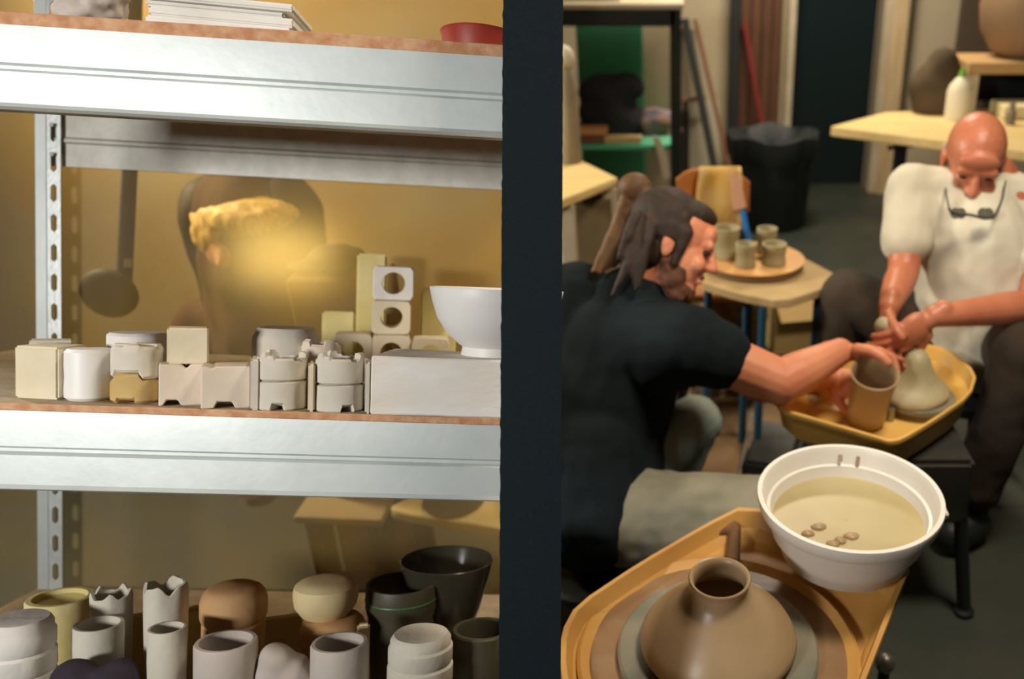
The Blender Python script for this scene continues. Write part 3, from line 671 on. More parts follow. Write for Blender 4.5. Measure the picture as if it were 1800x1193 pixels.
b = MB(); b.ell(PZ(1611, 727, zA-.085)+V(0, 0, .008), (.016, .018, .010)); tag(make('clay_scrap', b.jit(.003, 60), CLAYB, smooth=180), 'small clay scrap in front corner of the yellow pan', 'clay')
# near wheel
zN = .53
rimN = smooth_poly([PZ(x, y, zN) for x, y in ((1312, 884), (1450, 930), (1604, 985), (1574, 1060), (1500, 1250), (1440, 1370), (1300, 1440), (1130, 1400), (1015, 1300), (984, 1180), (986, 1110), (1012, 1062), (1120, 990), (1240, 920))], 1)
rows, cN = pan_rows(rimN, zN, .05, .95, .86)
wN = thing('pottery_wheel', 'potter\'s wheel with tan pan in the foreground carrying a narrow-necked pot', 'pottery wheel', V(cN.x, cN.y, 0))
pn = make('splash_pan', loft(rows), TANPAN, wN, smooth=40)
hN = PZ(1262, 1150, zN-.045); hN = V(hN.x, hN.y, zN-.05)
b = MB(); b.lathe([(.205, .0005), (.225, .004), (.232, .016), (.226, .02), (.215, .012), (.20, .004)], 64, Matrix.Translation(hN), cap=False)
sub('basin_ring', b, TANPAN, pn)
b = MB(); b.lathe([(.001, .001), (.2, .001), (.214, .008), (.208, .012), (.001, .009)], 64, Matrix.Translation(hN), mod=lambda a, r, z, i: (r, z+.002*noise.noise(V(math.cos(a)*3, math.sin(a)*3, r*20))), cap=False)
sub('slip_layer', b, SLIP, pn)
b = MB(); b.lathe([(.001, .010), (.160, .010), (.165, .014), (.165, .024), (.161, .028), (.001, .028)], 64, Matrix.Translation(hN), cap=False); make('wheel_head', b, WETG, wN)
wheel_stand(wN, V(cN.x, cN.y, 0), zN-.066, .36, .36, ((-.17, -.2), (.2, -.2), (.2, .2), (-.17, .2)))
b = MB(); zz = zN-.022
prof = [(.001, 0), (.10, 0), (.122, .006), (.130, .02), (.128, .036), (.118, .058), (.102, .082), (.084, .108), (.066, .132), (.053, .150), (.047, .165), (.046, .18), (.048, .192), (.0505, .198), (.049, .201), (.045, .199), (.042, .188), (.040, .165), (.05, .14), (.09, .08), (.001, .02)]
nk = C(1261, 1027, 1.27)
sc_ = (nk.z-zz)/.198*.80
b.lathe([(r*.98, z*sc_) for r, z in prof], 64, Matrix.Translation(V(hN.x, hN.y-.0, zz)), mod=lambda a, r, z, i: (r*(1+.006*math.sin(z*200+a)), z), cap=False)
tag(make('clay_pot', b, CLAYB, smooth=70), 'wet buff clay pot with narrow neck on the near wheel', 'clay pot')
b = MB(); a0, a1, a2 = (PZ(x, y, zN-.03) for x, y in ((1252, 938), (1292, 925), (1288, 992)))
b.tube([a0, a1+V(0, 0, .003)], [.011, .013], 8); b.tube([a1, a2], [.013, .014], 8)
tag(make('throwing_tool', blob(b, .003, 2), mat('dark_brown_wood', (104, 72, 44), .7, 0, (120, 86, 56), 10)), 'bent brown wooden tool lying in the back corner of near pan', 'tool')
# bucket
bk = PZ(1484, 968, zN+.002); zb0 = zN+.002
t = thing('bucket', 'white plastic tub of pale slip water on the near wheel\'s pan', 'bucket', V(bk.x, bk.y, zb0))
hb = .128; b = MB()
Mb = Matrix.Translation(V(bk.x, bk.y, zb0))
b.lathe([(.001, 0), (.110, 0), (.117, .005), (.141, hb-.035), (.153, hb-.032), (.161, hb-.026), (.166, hb-.004), (.165, hb), (.157, hb), (.152, hb-.008), (.137, .05), (.112, .008), (.001, .006)], 72, Mb, cap=False)
bo = make('tub', b, WHITEP, t, smooth=50)
b = MB(); b.lathe([(.001, .069), (.10, .069), (.136, .0695), (.1385, .072), (.001, .070)], 64, Mb, cap=False); make('slip_water', b, SLURRY, t, label='pale olive clay water')
for k, (px, py) in enumerate(((1420, 938), (1438, 926), (1478, 950), (1497, 942), (1463, 956))):
    b = MB(); b.ell(PZ(px, py, zb0+.071), (.012+.003*(k % 2), .010, .005), sub=2); make('floating_clay', b.jit(.003, 80), CLAYB, t, smooth=180)
b = MB(); p = PZ(1640, 925, zb0+.10); b.box((bk.x+.165, bk.y-.02, zb0+.103), (.012, .03, .012), bev=.003); sub('lug', b, WHITEP, bo)
for px, py, l in ((1553, 835, .022), (1503, 843, .013)):
    b = MB(); p = C(px, py, (C(1487, 880, 1)-CAM).length*0+1.0)
    a = math.atan2(1, .30 if px > 1520 else .06); rr = .150
    b.tube([V(bk.x+rr*math.cos(a), bk.y+rr*math.sin(a), zb0+hb-.014), V(bk.x+(rr-.006)*math.cos(a), bk.y+(rr-.006)*math.sin(a), zb0+hb-.014-l)], .0035, 8)
    sub('drip', b, CLAYB, bo)
# ---- low table with cups
zS = .6
t = thing('work_stool', 'low dusty board table on blue legs behind the long-haired man', 'table', PZ(1350, 490, 0)*0+V(PZ(1350, 490, zS).x, PZ(1350, 490, zS).y, 0))
poly = smooth_poly([PZ(x, y, zS) for x, y in ((1222, 492), (1262, 455), (1330, 440), (1405, 448), (1482, 488), (1445, 508), (1375, 530), (1300, 516))], 1)
b = MB(); b.prism(poly, V(0, 0, -.028), bev=.003); make('table_top', b, DUSTY, t)
for x, y in ((1342, 522), (1314, 498), (1245, 490), (1440, 488)):
    q = PZ(x, y, zS); b = MB(); b.tube([V(q.x, q.y, zS-.03), V(q.x, q.y, 0)], .013, 10); make('leg', b, BLUEL, t)
q = PZ(1325, 468, zS); rb_ = .163
t = thing('throwing_bat', 'round orange wooden bat with a dark rim on the low table', 'bat', V(q.x, q.y, zS+.0005))
b = MB(); b.lathe([(.001, 0), (rb_-.01, 0), (rb_-.004, .004), (rb_-.004, .022), (.001, .022)], 56, Matrix.Translation(V(q.x, q.y, zS+.0005)), cap=False); make('rim', b, mat('dark_rim', (112, 84, 56), .7), t)
b = MB(); b.lathe([(.001, .0225), (rb_-.003, .0225), (rb_, .025), (rb_, .029), (.001, .029)], 56, Matrix.Translation(V(q.x, q.y, zS+.0005)), cap=False); make('top_disc', b, BATW, t)
zc_ = zS+.030
def cup(px, py, r, h, label, m=DRYC):
    p = PZ(px, py, zc_); b = MB()
    b.lathe([(.001, 0), (r*.94, 0), (r, .004), (r*.93, h*.35), (r*.9, h*.5), (r*.97, h*.65), (r*1.0, h*.9), (r*.98, h), (r*.84, h), (r*.8, h*.8), (.001, h*.3)], 36, Matrix.Translation(V(p.x, p.y, zc_+.0004)), cap=False)
    tag(make('clay_cup', b, m), label, 'clay cup', 'small clay cups on the round bat')
cup(1310, 468, .033, .075, 'small greenish clay cup at the front of the round bat')
cup(1360, 463, .039, .066, 'wide low clay cup at the right of the round bat')
cup(1347, 443, .034, .082, 'taller clay cup at the back of the round bat')
cup(1277, 452, .042, .10, 'large clay cup nearest the long-haired man\'s face')
b = MB(); p0 = C(1319, 443, PZ(1322, 452, zc_).length*0+2.86); 
p = PZ(1322, 462, zc_); tip = C(1306, 372, 2.80)
b.tube([V(p.x, p.y+.03, zc_+.006), tip], [.011, .011], 8); tag(make('blue_handle', b, mat('blue_plastic', (24, 92, 150), .4)), 'bright blue tool handle leaning among the cups', 'tool')
# ---- chair with towel
cy = C(1255, 340, 3.15).y
t = thing('wooden_chair', 'orange wooden chair behind the low table with yellow towel over its back', 'chair', V(C(1250, 340, 3.15).x, cy, 0))
ORG = mat('orange_wood', (196, 124, 64), .6, 0, (206, 138, 80), 4, stretch=(1, 6, 6))
a, c = PY(1188, 330, cy), PY(1318, 330, cy); ztop = PY(1250, 300, cy).z; zlo = PY(1250, 372, cy).z
b = MB(); pts = []
for k in range(9):
    f = k/8; pts.append(V(a.x+(c.x-a.x)*f, cy+.05*math.sin(f*math.pi), ztop-.035*(2*f-1)**4-.012*f))
pts2 = [V(p.x, p.y, zlo) for p in pts]
for k in range(8): b.prism([pts[k], pts[k+1], pts2[k+1], pts2[k]], V(0, .02, 0))
bmesh.ops.remove_doubles(b.bm, verts=b.bm.verts, dist=1e-5); make('backrest', b, ORG, t)
zs = .45
b = MB(); b.box(((a.x+c.x)/2, cy-.2, zs), (c.x-a.x, .4, .025), bev=.006); make('seat', b, ORG, t)
for x in (a.x+.02, c.x-.02):
    b = MB(); b.tube([V(x, cy+.01, zlo+.02), V(x, cy-.01, zs), V(x, cy+.03, 0)], .014); make('leg', b, BLK, t)
    b = MB(); b.tube([V(x, cy-.38, zs-.01), V(x, cy-.4, 0)], .014); make('leg', b, BLK, t)
TOW = mat('yellow_towel', (240, 204, 108), .95, 0, (244, 220, 158), 7, .4, 120)
xa, xc = PY(1228, 330, cy).x, PY(1302, 330, cy).x; b = MB(); G = []
for i in range(15):
    f = i/14; row = []
    for k in range(11):
        g = k/10; x = xa+(xc-xa)*g+.018*f*(g-.5)+.004*math.sin(f*9+g*3)
        if i < 3: y, z = cy+.08-.035*i, ztop-.06+.037*i if i < 2 else ztop+.014
        else: y = cy-.016-.006*math.sin(g*9+f*3); z = ztop+.012-(f-.21)*.30-.006*math.sin(g*5)
        row.append(b.bm.verts.new(V(x, y, z)))
    G.append(row)
for A, B in zip(G, G[1:]):
    for k in range(10): b.bm.faces.new((A[k], A[k+1], B[k+1], B[k]))
bmesh.ops.solidify(b.bm, geom=list(b.bm.faces), thickness=.006)
tag(make('towel', b, TOW, smooth=180), 'yellow towel hanging over the orange chair back', 'towel')
b = MB(); xa2, xc2 = PY(1292, 330, cy).x, PY(1312, 330, cy).x
b.prism([PY(1283, 303, cy-.024), PY(1300, 303, cy-.024), PY(1313, 365, cy-.024), PY(1290, 372, cy-.024)], V(0, .008, 0), bev=.002); tag(make('pink_cloth', b, mat('pink_cloth', (214, 166, 136), .95)), 'pale pink cloth beside the yellow towel', 'cloth')
# ---- bag of clothes, box
b = MB()
gq = PZ(1275, 590, .1)
BEIGE = mat('beige_bag', (170, 146, 104), .9, 0, (120, 96, 74), 9, .4)
b.ell(PZ(1265, 570, .3), (.11, .1, .10)); b.ell(PZ(1305, 560, .28), (.09, .09, .12)); b.ell(PZ(1235, 555, .3), (.08, .08, .12)); b.cap(PZ(1270, 640, .1), PZ(1270, 570, .25), .14, .1)
b.box((PZ(1270, 640, .1).x, PZ(1270, 640, .1).y, .06), (.26, .24, .12))
b = blob(b, .008, 2, .022, 14, .008, 35); tag(make('cloth_bag', b, BEIGE, smooth=180), 'crumpled beige bag of rags under the low table', 'bag')
CARD = mat('cardboard', (190, 160, 104), .85, 0, (176, 146, 94), 4)
q = PZ(1400, 622, 0); b = MB(); b.box((q.x, q.y+.1, .11), (.24, .2, .22), Matrix.Rotation(.2, 3, 'Z'), bev=.003); 
t = thing('cardboard_box', 'pale cardboard box on the floor beside the blue table leg', 'box', V(q.x, q.y+.1, 0))
make('box_body', b, CARD, t)
b = MB(); b.box((q.x+.02, q.y-.02, .2), (.22, .09, .004), Matrix.Rotation(.2, 3, 'Z') @ Matrix.Rotation(.6, 3, 'X')); make('flap', b, CARD, t)
# ---- bin
q = PZ(1352, 392, 0)
BINM = mat('black_bin_plastic', (28, 34, 36), .6, 0, (36, 42, 44), 10, .2)
t = thing('rubbish_bin', 'big black rubbish bin with a bin bag in front of the doorway', 'bin', V(q.x, q.y, 0))
hbn = C(1352, 235, (RC.transposed() @ (q-CAM)).z*-1).z
hbn = PY(1352, 238, q.y).z; rbn = (PY(1432, 260, q.y).x-PY(1277, 260, q.y).x)/2
b = MB(); b.lathe([(.001, 0), (rbn*.8, 0), (rbn*.82, .01), (rbn*.97, hbn-.05), (rbn*.96, hbn), (rbn*.9, hbn), (rbn*.78, .05), (.001, .04)], 40, Matrix.Translation(V(q.x, q.y, 0)), cap=False); make('barrel', b, BINM, t)
b = MB(); b.lathe([(rbn*.99, hbn-.12), (rbn*1.03, hbn-.06), (rbn*1.02, hbn+.012), (rbn*.95, hbn+.018), (rbn*.7, hbn-.04), (rbn*.3, hbn-.06)], 60, Matrix.Translation(V(q.x, q.y, 0)), mod=lambda a, r, z, i: (r*(1+.03*math.sin(9*a)+.02*math.sin(17*a+1)), z+.012*math.sin(5*a)), cap=False)
make('bin_bag', b, BINM, t)
PLY = mat('studio_plywood', (206, 176, 112), .7, 0, (216, 190, 132), 4, .1, stretch=(1, 8, 8))
# ---- back left: metal shelving, boards, poles, clutter
DKGR = mat('dark_grey_steel', (34, 38, 37), .8)
GREEN = mat('green_board', (80, 164, 126), .7, 0, (88, 172, 134), 3)
Ys = 4.3
def clampz(mb, z):
    for v in mb.bm.verts: v.co.z = max(v.co.z, z)
    return mb
def panel(px0, px1, y0, y1, Y, th, m, name, label, cat, bev=.004, floor=False, zmin=None):
    ym = (y0+y1)/2; x0, x1 = PY(px0, ym, Y).x, PY(px1, ym, Y).x; zt = PY((px0+px1)/2, y0, Y).z; zb = 0 if floor else PY((px0+px1)/2, y1, Y).z
    if zmin is not None: zb = zmin
    b = MB(); b.box(((x0+x1)/2, Y+th/2, (zt+zb)/2), (x1-x0, th, zt-zb), bev=bev); o = make(name, b, m)
    return tag(o, label, cat) if cat else o
zsh = PY(1100, 255, Ys-.3).z
zcl = PY(1100, 16, Ys-.3).z
xs0, xs1 = PY(930, 150, Ys-.3).x, PY(1188, 150, Ys-.3).x
t = thing('metal_shelving', 'dark steel shelving with white top board beyond the long-haired man', 'shelving', V((xs0+xs1)/2, Ys, 0))
for x in (xs0+.03, xs1):
    for y in (Ys-.3, Ys+.3):
        b = MB(); b.box((x, y, (zcl+.0)/2), (.05, .04, zcl), bev=.003); make('post', b, DKGR, t)
b = MB(); b.box(((xs0+xs1)/2, Ys, zcl+.012), (xs1-xs0+.07, .66, .024), bev=.003); make('shelf_board', b, JAMB, t)
b = MB(); b.box(((xs0+xs1)/2, Ys-.31, zcl-.035), (xs1-xs0, .02, .07), bev=.003); make('beam', b, DKGR, t)
b = MB(); b.box(((xs0+xs1)/2, Ys, zsh-.012), (xs1-xs0+.02, .6, .024), bev=.003); make('shelf_board', b, GREEN, t)
panel(1018, 1131, 20, 330, Ys+.36, .02, GREEN, 'green_board', 'tall green board standing behind the dark steel shelving', 'board', floor=True)
panel(1131, 1182, 20, 330, Ys+.40, .02, mat('pale_board', (180, 164, 134), .8), 'pale_board', 'pale beige board right of the green board', 'board', floor=True)
FAB = mat('black_fabric', (32, 34, 40), .95, 0, (44, 42, 48), 8, .4)
b = MB(); yy = Ys+.0
def B3(px, py, Y=None): return PY(px, py, Y or yy)
b.ell(B3(1075, 205), (.16, .14, .12)); b.ell(B3(1072, 160), (.14, .12, .09)); b.ell(B3(1098, 150), (.10, .11, .07)); b.ell(B3(1075, 232), (.15, .14, .07))
b = clampz(blob(b, .012, 2, .03, 9), zsh+.001); tag(make('black_bag', b, FAB, smooth=180), 'heap of black cloth on the steel shelving before the green board', 'cloth')
b = MB(); b.ell(B3(1155, 215), (.10, .1, .07)); b.ell(B3(1175, 232), (.07, .1, .05)); b.ell(B3(1150, 238), (.10, .1, .05))
b = clampz(blob(b, .01, 2, .03, 14), zsh+.001); tag(make('printed_bag', b, mat('printed_cloth', (92, 98, 120), .8, 0, (160, 120, 90), 14, .3, detail=2), smooth=180), 'blue and brown printed bag at the right end of shelving', 'bag')
b = MB(); yq = Ys-.33; P_ = [PY(x, y, yq) for x, y in ((1146, 238), (1158, 242), (1172, 270), (1180, 312), (1166, 318), (1158, 280))]
b.prism(P_, V(0, .02, 0), bev=.004); tag(make('white_cloth', b, mat('white_cloth', (214, 204, 180), .9)), 'white cloth strip hanging off the shelving edge', 'cloth')
def crate(px0, px1, y0, y1, Y, dep, m, label, zmin=None):
    return panel(px0, px1, y0, y1, Y, dep, m, 'wooden_box', label, 'box', zmin=zmin)
BOXW = mat('box_wood', (190, 130, 76), .8, 0, (204, 150, 96), 5)
BOXB = mat('brown_box', (120, 78, 56), .8)
crate(1016, 1066, 226, 238, Ys-.28, .1, BOXW, 'thin orange box on top of the brown box on shelving', PY(1041, 238, Ys-.27).z+.001)
crate(1020, 1062, 238, 270, Ys-.27, .05, BOXB, 'dark brown box below the thin orange box', zsh+.001)
crate(1062, 1128, 240, 262, Ys-.27, .05, mat('light_box', (196, 168, 118), .8), 'pale flat box beside the brown box on shelving', zsh+.001)
crate(1000, 1070, 18, 42, Ys-.3, .2, BOXB, 'brown box fixed under the shelving top board')
crate(990, 1090, -22, 12, Ys-.2, .2, mat('white_carton', (206, 196, 176), .8), 'white carton lying on the shelving top board', zcl+.025)
# bottle at the very left
def bottle(px, y0, y1, Y, r, m, mcap, label, zb=None, capf=.2):
    q = PY(px, y1, Y); zt = PY(px, y0, Y).z; z0 = q.z if zb is None else zb; h = zt-z0
    t = thing('bottle', label, 'bottle', V(q.x, Y, z0)); M = Matrix.Translation(V(q.x, Y, z0))
    b = MB(); b.lathe([(.001, 0), (r*.95, 0), (r, .01), (r, h*.55), (r*.85, h*.66), (r*.4, h*.8), (r*.3, h*.82), (.001, h*.82)], 28, M, cap=False); make('body', b, m, t)
    b = MB(); b.lathe([(.001, h*.82), (r*.32, h*.82), (r*.3, h*.86), (r*.12, h), (.001, h)], 20, M, cap=False); make('nozzle', b, mcap, t)
OFFW = mat('offwhite_plastic', (214, 204, 176), .5)
# left pale table
zt_ = .84
t = thing('plywood_table', 'pale plywood table at far left behind the long-haired man', 'table', V(PZ(1000, 300, zt_).x, PZ(1000, 300, zt_).y, 0))
b = MB(); b.prism([PZ(x, y, zt_) for x, y in ((962, 266), (998, 270), (1086, 312), (990, 350), (968, 352))], V(0, 0, -.03), bev=.004); make('table_top', b, PLY, t)
for x, y in ((1070, 312), (995, 340), (995, 280), (975, 335)):
    q = PZ(x, y, zt_); b = MB(); b.box((q.x, q.y, (zt_-.03)/2), (.05, .05, zt_-.03), bev=.004); make('leg', b, JAMB, t)
panel(968, 1078, 352, 600, PZ(1040, 335, zt_).y+.12, .2, mat('olive_brown_panel', (110, 94, 64), .9, 0, (92, 78, 54), 5), 'brown_cupboard', 'olive-brown cupboard standing under the left plywood table', 'cupboard', floor=False)
qb = PZ(1000, 285, zt_)
t = thing('lamp_bottle', 'tall grey bottle with white round top on the left plywood table', 'bottle', V(qb.x, qb.y, zt_))
b = MB(); zb1 = PY(1000, 120, qb.y).z; rbt = .045
b.lathe([(.001, 0), (rbt, 0), (rbt, (zb1-zt_)*.75), (rbt*.8, (zb1-zt_)*.9), (rbt*.5, zb1-zt_), (.001, zb1-zt_)], 24, Matrix.Translation(V(qb.x, qb.y, zt_+.0005)), cap=False); make('body', b, mat('grey_plastic', (150, 136, 110), .5, 0, (126, 112, 92), 8), t)
b = MB(); b.ell(V(qb.x, qb.y, PY(1000, 102, qb.y).z), (.04, .04, .045)); make('knob', b, OFFW, t)
# leaning dark plank ladder, thin pole, brown panel, red pole
def pole(p0, p1, r, m, name, label, cat='pole'):
    b = MB(); b.tube([p0, p1], r, 8); return tag(make(name, b, m), label, cat)
GREYP = mat('grey_pole_paint', (120, 110, 92), .7)
t = thing('leaning_ladder', 'dark folding ladder leaning against the beige wall', 'ladder', V(PZ(1262, 400, 0).x, 5.0, 0))
for xa_, xb_ in ((1204, 1272), (1222, 1300)):
    b = MB(); p0 = PY(xa_, 35, YB-.06); p1 = PY(xb_, 400, 5.2); p1.z = 0
    b.tube([p0, p1], .026 if xa_ < 1210 else .014, 8); make('rail', b, DKGR if xa_ < 1210 else BOXB, t)
b = MB(); b.tube([PY(1195, 178, 5.65), PY(1240, 172, 5.65)], .014, 8); make('rung', b, BOXB, t)
b = MB(); b.box((PY(1205, 250, 5.7).x, 5.75, PY(1205, 178, 5.7).z/2), (.03, .03, PY(1205, 178, 5.7).z)); make('prop', b, DKGR, t)
b = MB(); b.box((PY(1212, 250, 5.7).x+.1, 5.76, PY(1205, 178, 5.7).z/2), (.2, .02, PY(1205, 185, 5.7).z)); tag(make('whitish_board', b, mat('white_panel', (190, 180, 156), .8)), 'whitish panel standing behind the ladder foot', 'board')
BRP = mat('red_brown_wood', (84, 54, 36), .7, 0, (100, 66, 44), 3, stretch=(5, 5, .5))
t = thing('wooden_door_leaf', 'tall red-brown wooden door leaf against the back wall', 'door', V(PY(1338, 200, YB-.12).x, YB-.12, 0))
x0, x1 = PY(1300, 100, YB-.12).x, PY(1374, 100, YB-.12).x
for k in range(4):
    xa_ = x0+(x1-x0)*k/4; xb_ = x0+(x1-x0)*(k+1)/4
    b = MB(); b.box(((xa_+xb_)/2, YB-.10, 1.12), (xb_-xa_-.006, .03, 2.24), bev=.004); make('plank', b, BRP, t)
b = MB(); b.box(((x0+x1)/2, YB-.08, 1.12), (x1-x0, .02, 2.24)); make('backing', b, DKB, t)
b = MB(); b.box((x0-.03, YB-.1, 1.12), (.06, .08, 2.24), bev=.004); make('stile', b, DKGR, t)
p1 = PY(1352, 260, YB-.35); 
pole(V(p1.x+.05, YB-.4, 0), PY(1308, 40, YB-.16), .016, mat('red_paint', (120, 36, 34), .6), 'red_pole', 'thin red pole leaning on the red-brown door leaf')
# ---- right: long table, shelf, bottle, round kiln
zt_ = .86
t = thing('work_table', 'long pale plywood table behind the bald man', 'table', V(PZ(1650, 220, zt_).x, PZ(1650, 220, zt_).y, 0))
b = MB(); b.prism([PZ(x, y, zt_) for x, y in ((1460, 222), (1556, 197), (1880, 186), (1880, 275), (1660, 247))], V(0, 0, -.04), bev=.004); make('table_top', b, PLY, t)
for x, y in ((1690, 240), (1700, 203), (1860, 262), (1860, 195)):
    q = PZ(x, y, zt_); b = MB(); b.box((q.x, q.y, (zt_-.04)/2), (.06, .06, zt_-.04), bev=.004); make('leg', b, JAMB, t)
t = thing('table_clamp', 'black screw clamp gripping the pale table edge', 'clamp', PZ(1580, 243, zt_-.12))
q = PZ(1583, 243, zt_-.045)
b = MB(); b.box((q.x, q.y-.02, q.z-.10), (.05, .03, .22), bev=.004); make('jaw', b, BLK, t)
b = MB(); b.tube([q+V(-.06, -.05, -.03), q+V(.05, -.04, -.02)], .009); make('handle', b, BLK, t)
yR = PZ(1700, 205, zt_).y
GR2 = mat('brown_shelf_wood', (176, 140, 92), .8)
zsf = PY(1750, 108, yR+.1).z
x0 = PY(1697, 120, yR+.1).x
t = thing('side_shelf', 'small wooden shelf with a pale leg standing on the long table', 'shelf', V(x0+.3, yR+.2, zt_))
b = MB(); b.box((x0+.4, yR+.24, zsf-.025), (.8, .36, .05), bev=.004); make('shelf_board', b, GR2, t)
b = MB(); b.box((x0+.03, yR+.1, (zt_+zsf-.05)/2), (.06, .06, zsf-.05-zt_), bev=.004); make('leg', b, JAMB, t)
b = MB(); b.box((x0+.74, yR+.3, (zt_+zsf-.05)/2), (.06, .06, zsf-.05-zt_), bev=.004); make('leg', b, JAMB, t)
b = MB(); b.box((x0+.4, yR+.4, (zt_+zsf-.05)/2), (.66, .02, zsf-.06-zt_)); make('back', b, DKGR, t)
q = PY(1800, 35, yR+.3); zz = zsf
b = MB(); rg = .24
b.lathe([(.001, 0), (.12, 0), (.17, .03), (.225, .12), (.24, .22), (.225, .32), (.16, .42), (.09, .46), (.095, .5), (.08, .5), (.001, .46)], 48, Matrix.Translation(V(q.x+.03, yR+.27, zz+.0005)), cap=False)
tag(make('round_jar', b, mat('tan_stoneware', (140, 112, 80), .7, 0, (128, 100, 72), 5)), 'huge round tan jar on the side shelf at top right', 'jar')
bottle(1682, 118, 206, yR-.06, .055, OFFW, mat('green_nozzle', (104, 160, 40), .4), 'white squeeze bottle with green nozzle on the long table', zb=zt_+.0005)
b = MB(); yq = yR+.12
b.ell(PY(1648, 165, yq), (.13, .09, .16)); b.ell(PY(1655, 128, yq), (.08, .07, .12)); b.ell(V(PY(1648, 165, yq).x, yq, zt_+.1), (.14, .1, .1))
b = clampz(blob(b, .014, 3, .02, 8), zt_+.001); tag(make('dark_sack', b, mat('dark_brown_sack', (72, 58, 40), .95, 0, (88, 70, 48), 5, .3), smooth=180), 'dark brown sack slumped against the wall on the long table', 'sack')
panel(1680, 1738, -60, 300, YB-.15, .08, mat('grey_brown_board', (84, 70, 54), .9), 'grey_board', 'tall grey-brown board on the back wall behind the round jar', 'board', floor=True)
q = PZ(1790, 204, zt_); b = MB(); b.box((q.x+.1, q.y, zt_+.03), (.4, .18, .055), bev=.004); tag(make('pale_box', b, mat('pale_box', (214, 200, 156), .8)), 'flat pale box on the long table behind bald man\'s head', 'box')
q = PZ(1766, 214, zt_); b = MB(); b.lathe([(.001, 0), (.02, 0), (.02, .05), (.012, .06), (.012, .09), (.001, .09)], 20, Matrix.Translation(V(q.x, q.y-.06, zt_+.0005)), cap=False); tag(make('small_jar', b, GREYP), 'little grey jar beside the flat pale box', 'jar')
# ---- pieces on the floor between the wheels
BROWNB = mat('brown_board', (112, 86, 58), .8, 0, (132, 102, 70), 3, .2)
b = MB(); b.prism([PZ(x, y, .03) for x, y in ((1120, 860), (1215, 700), (1400, 690), (1370, 780), (1330, 862))], V(0, 0, -.029), bev=.004)
tag(make('floor_board', b, BROWNB), 'brown wooden board lying on the floor between the wheels', 'board')
t = thing('foot_pedal', 'black foot pedal with steel rails below the yellow pan', 'pedal', PZ(1345, 815, .03))
b = MB(); q = PZ(1360, 812, .035); b.box((q.x, q.y, .062), (.16, .22, .06), Matrix.Rotation(-.3, 3, 'Z'), bev=.01, seg=2); make('housing', b, BLK, t)
b = MB(); b.box((q.x, q.y, .105), (.13, .2, .016), Matrix.Rotation(-.3, 3, 'Z') @ Matrix.Rotation(.15, 3, 'X'), bev=.004); make('plate', b, DARKM, t)
for dx in (-.12, -.09):
    b = MB(); b.tube([V(q.x+dx, q.y-.1, .036), V(q.x+dx+.06, q.y+.16, .12)], .006); make('rail', b, STEEL, t)
q = PZ(1556, 1165, .25); 
t = thing('side_switch', 'small steel knob on the near wheel\'s right side', 'knob', q)
b = MB(); b.ell(q, (.02, .02, .022)); make('cap', b, STEEL, t)
b = MB(); b.tube([q+V(0, 0, -.02), V(q.x, q.y, 0)], .012); make('stem', b, BLK, t)
b = MB(); t = thing('folding_stool', 'dark folding stool leg standing at the right edge', 'stool', V(PZ(1785, 830, 0).x, PZ(1785, 830, 0).y, 0))
for (xa_, ya, xb_, yb) in ((1812, 640, 1758, 815), (1830, 660, 1880, 860)):
    b = MB(); p1 = PZ(xb_, yb, .0); p0 = PZ(xa_, ya, .38); b.tube([p0, p1], .012, 8); make('leg', b, BLUEL, t)
b = MB(); p0 = PZ(1850, 640, .39); b.box((p0.x+.05, p0.y+.05, .39), (.28, .28, .02), bev=.005); make('seat', b, BLK, t)
#PEOPLE
def hframe(o, f, u):
    f = CV(*f).normalized(); u = CV(*u); u = (u-f*u.dot(f)).normalized(); r = f.cross(u)
    return Matrix.Translation(o) @ Matrix((r, f, u)).transposed().to_4x4()
def head(b, H, ears=True, k=1.0):
    R = H.to_3x3()
    e = lambda c, r: b.ell(H @ (V(*c)*k), tuple(x*k for x in r), R)
    e((0, -.012, .035), (.076, .097, .083)); e((0, .028, -.03), (.062, .068, .085)); e((0, .05, -.09), (.040, .040, .032))
    e((0, .02, -.06), (.056, .06, .06)); e((0, .075, .045), (.052, .02, .03))
    b.cap(H @ V(-.04*k, .083*k, .022*k), H @ V(.04*k, .083*k, .022*k), .013*k, .013*k)
    b.cap(H @ V(0, .094*k, .008*k), H @ V(0, .110*k, -.026*k), .009*k, .0135*k); e((-.013, .098, -.031), (.009, .011, .008)); e((.013, .098, -.031), (.009, .011, .008))
    e((-.038, .07, -.03), (.022, .022, .022)); e((.038, .07, -.03), (.022, .022, .022))
    b.cap(H @ V(-.02*k, .09*k, -.066*k), H @ V(.02*k, .09*k, -.066*k), .008*k, .008*k)
    if ears:
        for s in (-1, 1):
            e((s*.075, -.010, -.014), (.009, .016, .027)); e((s*.081, -.016, -.004), (.005, .013, .018))
def eyes(H, t):
    for s in (-1, 1):
        b = MB(); b.ell(H @ V(s*.031, .081, .003), (.013, .010, .009), H.to_3x3(), sub=2); make('eye', b, EYEM, t, smooth=180)
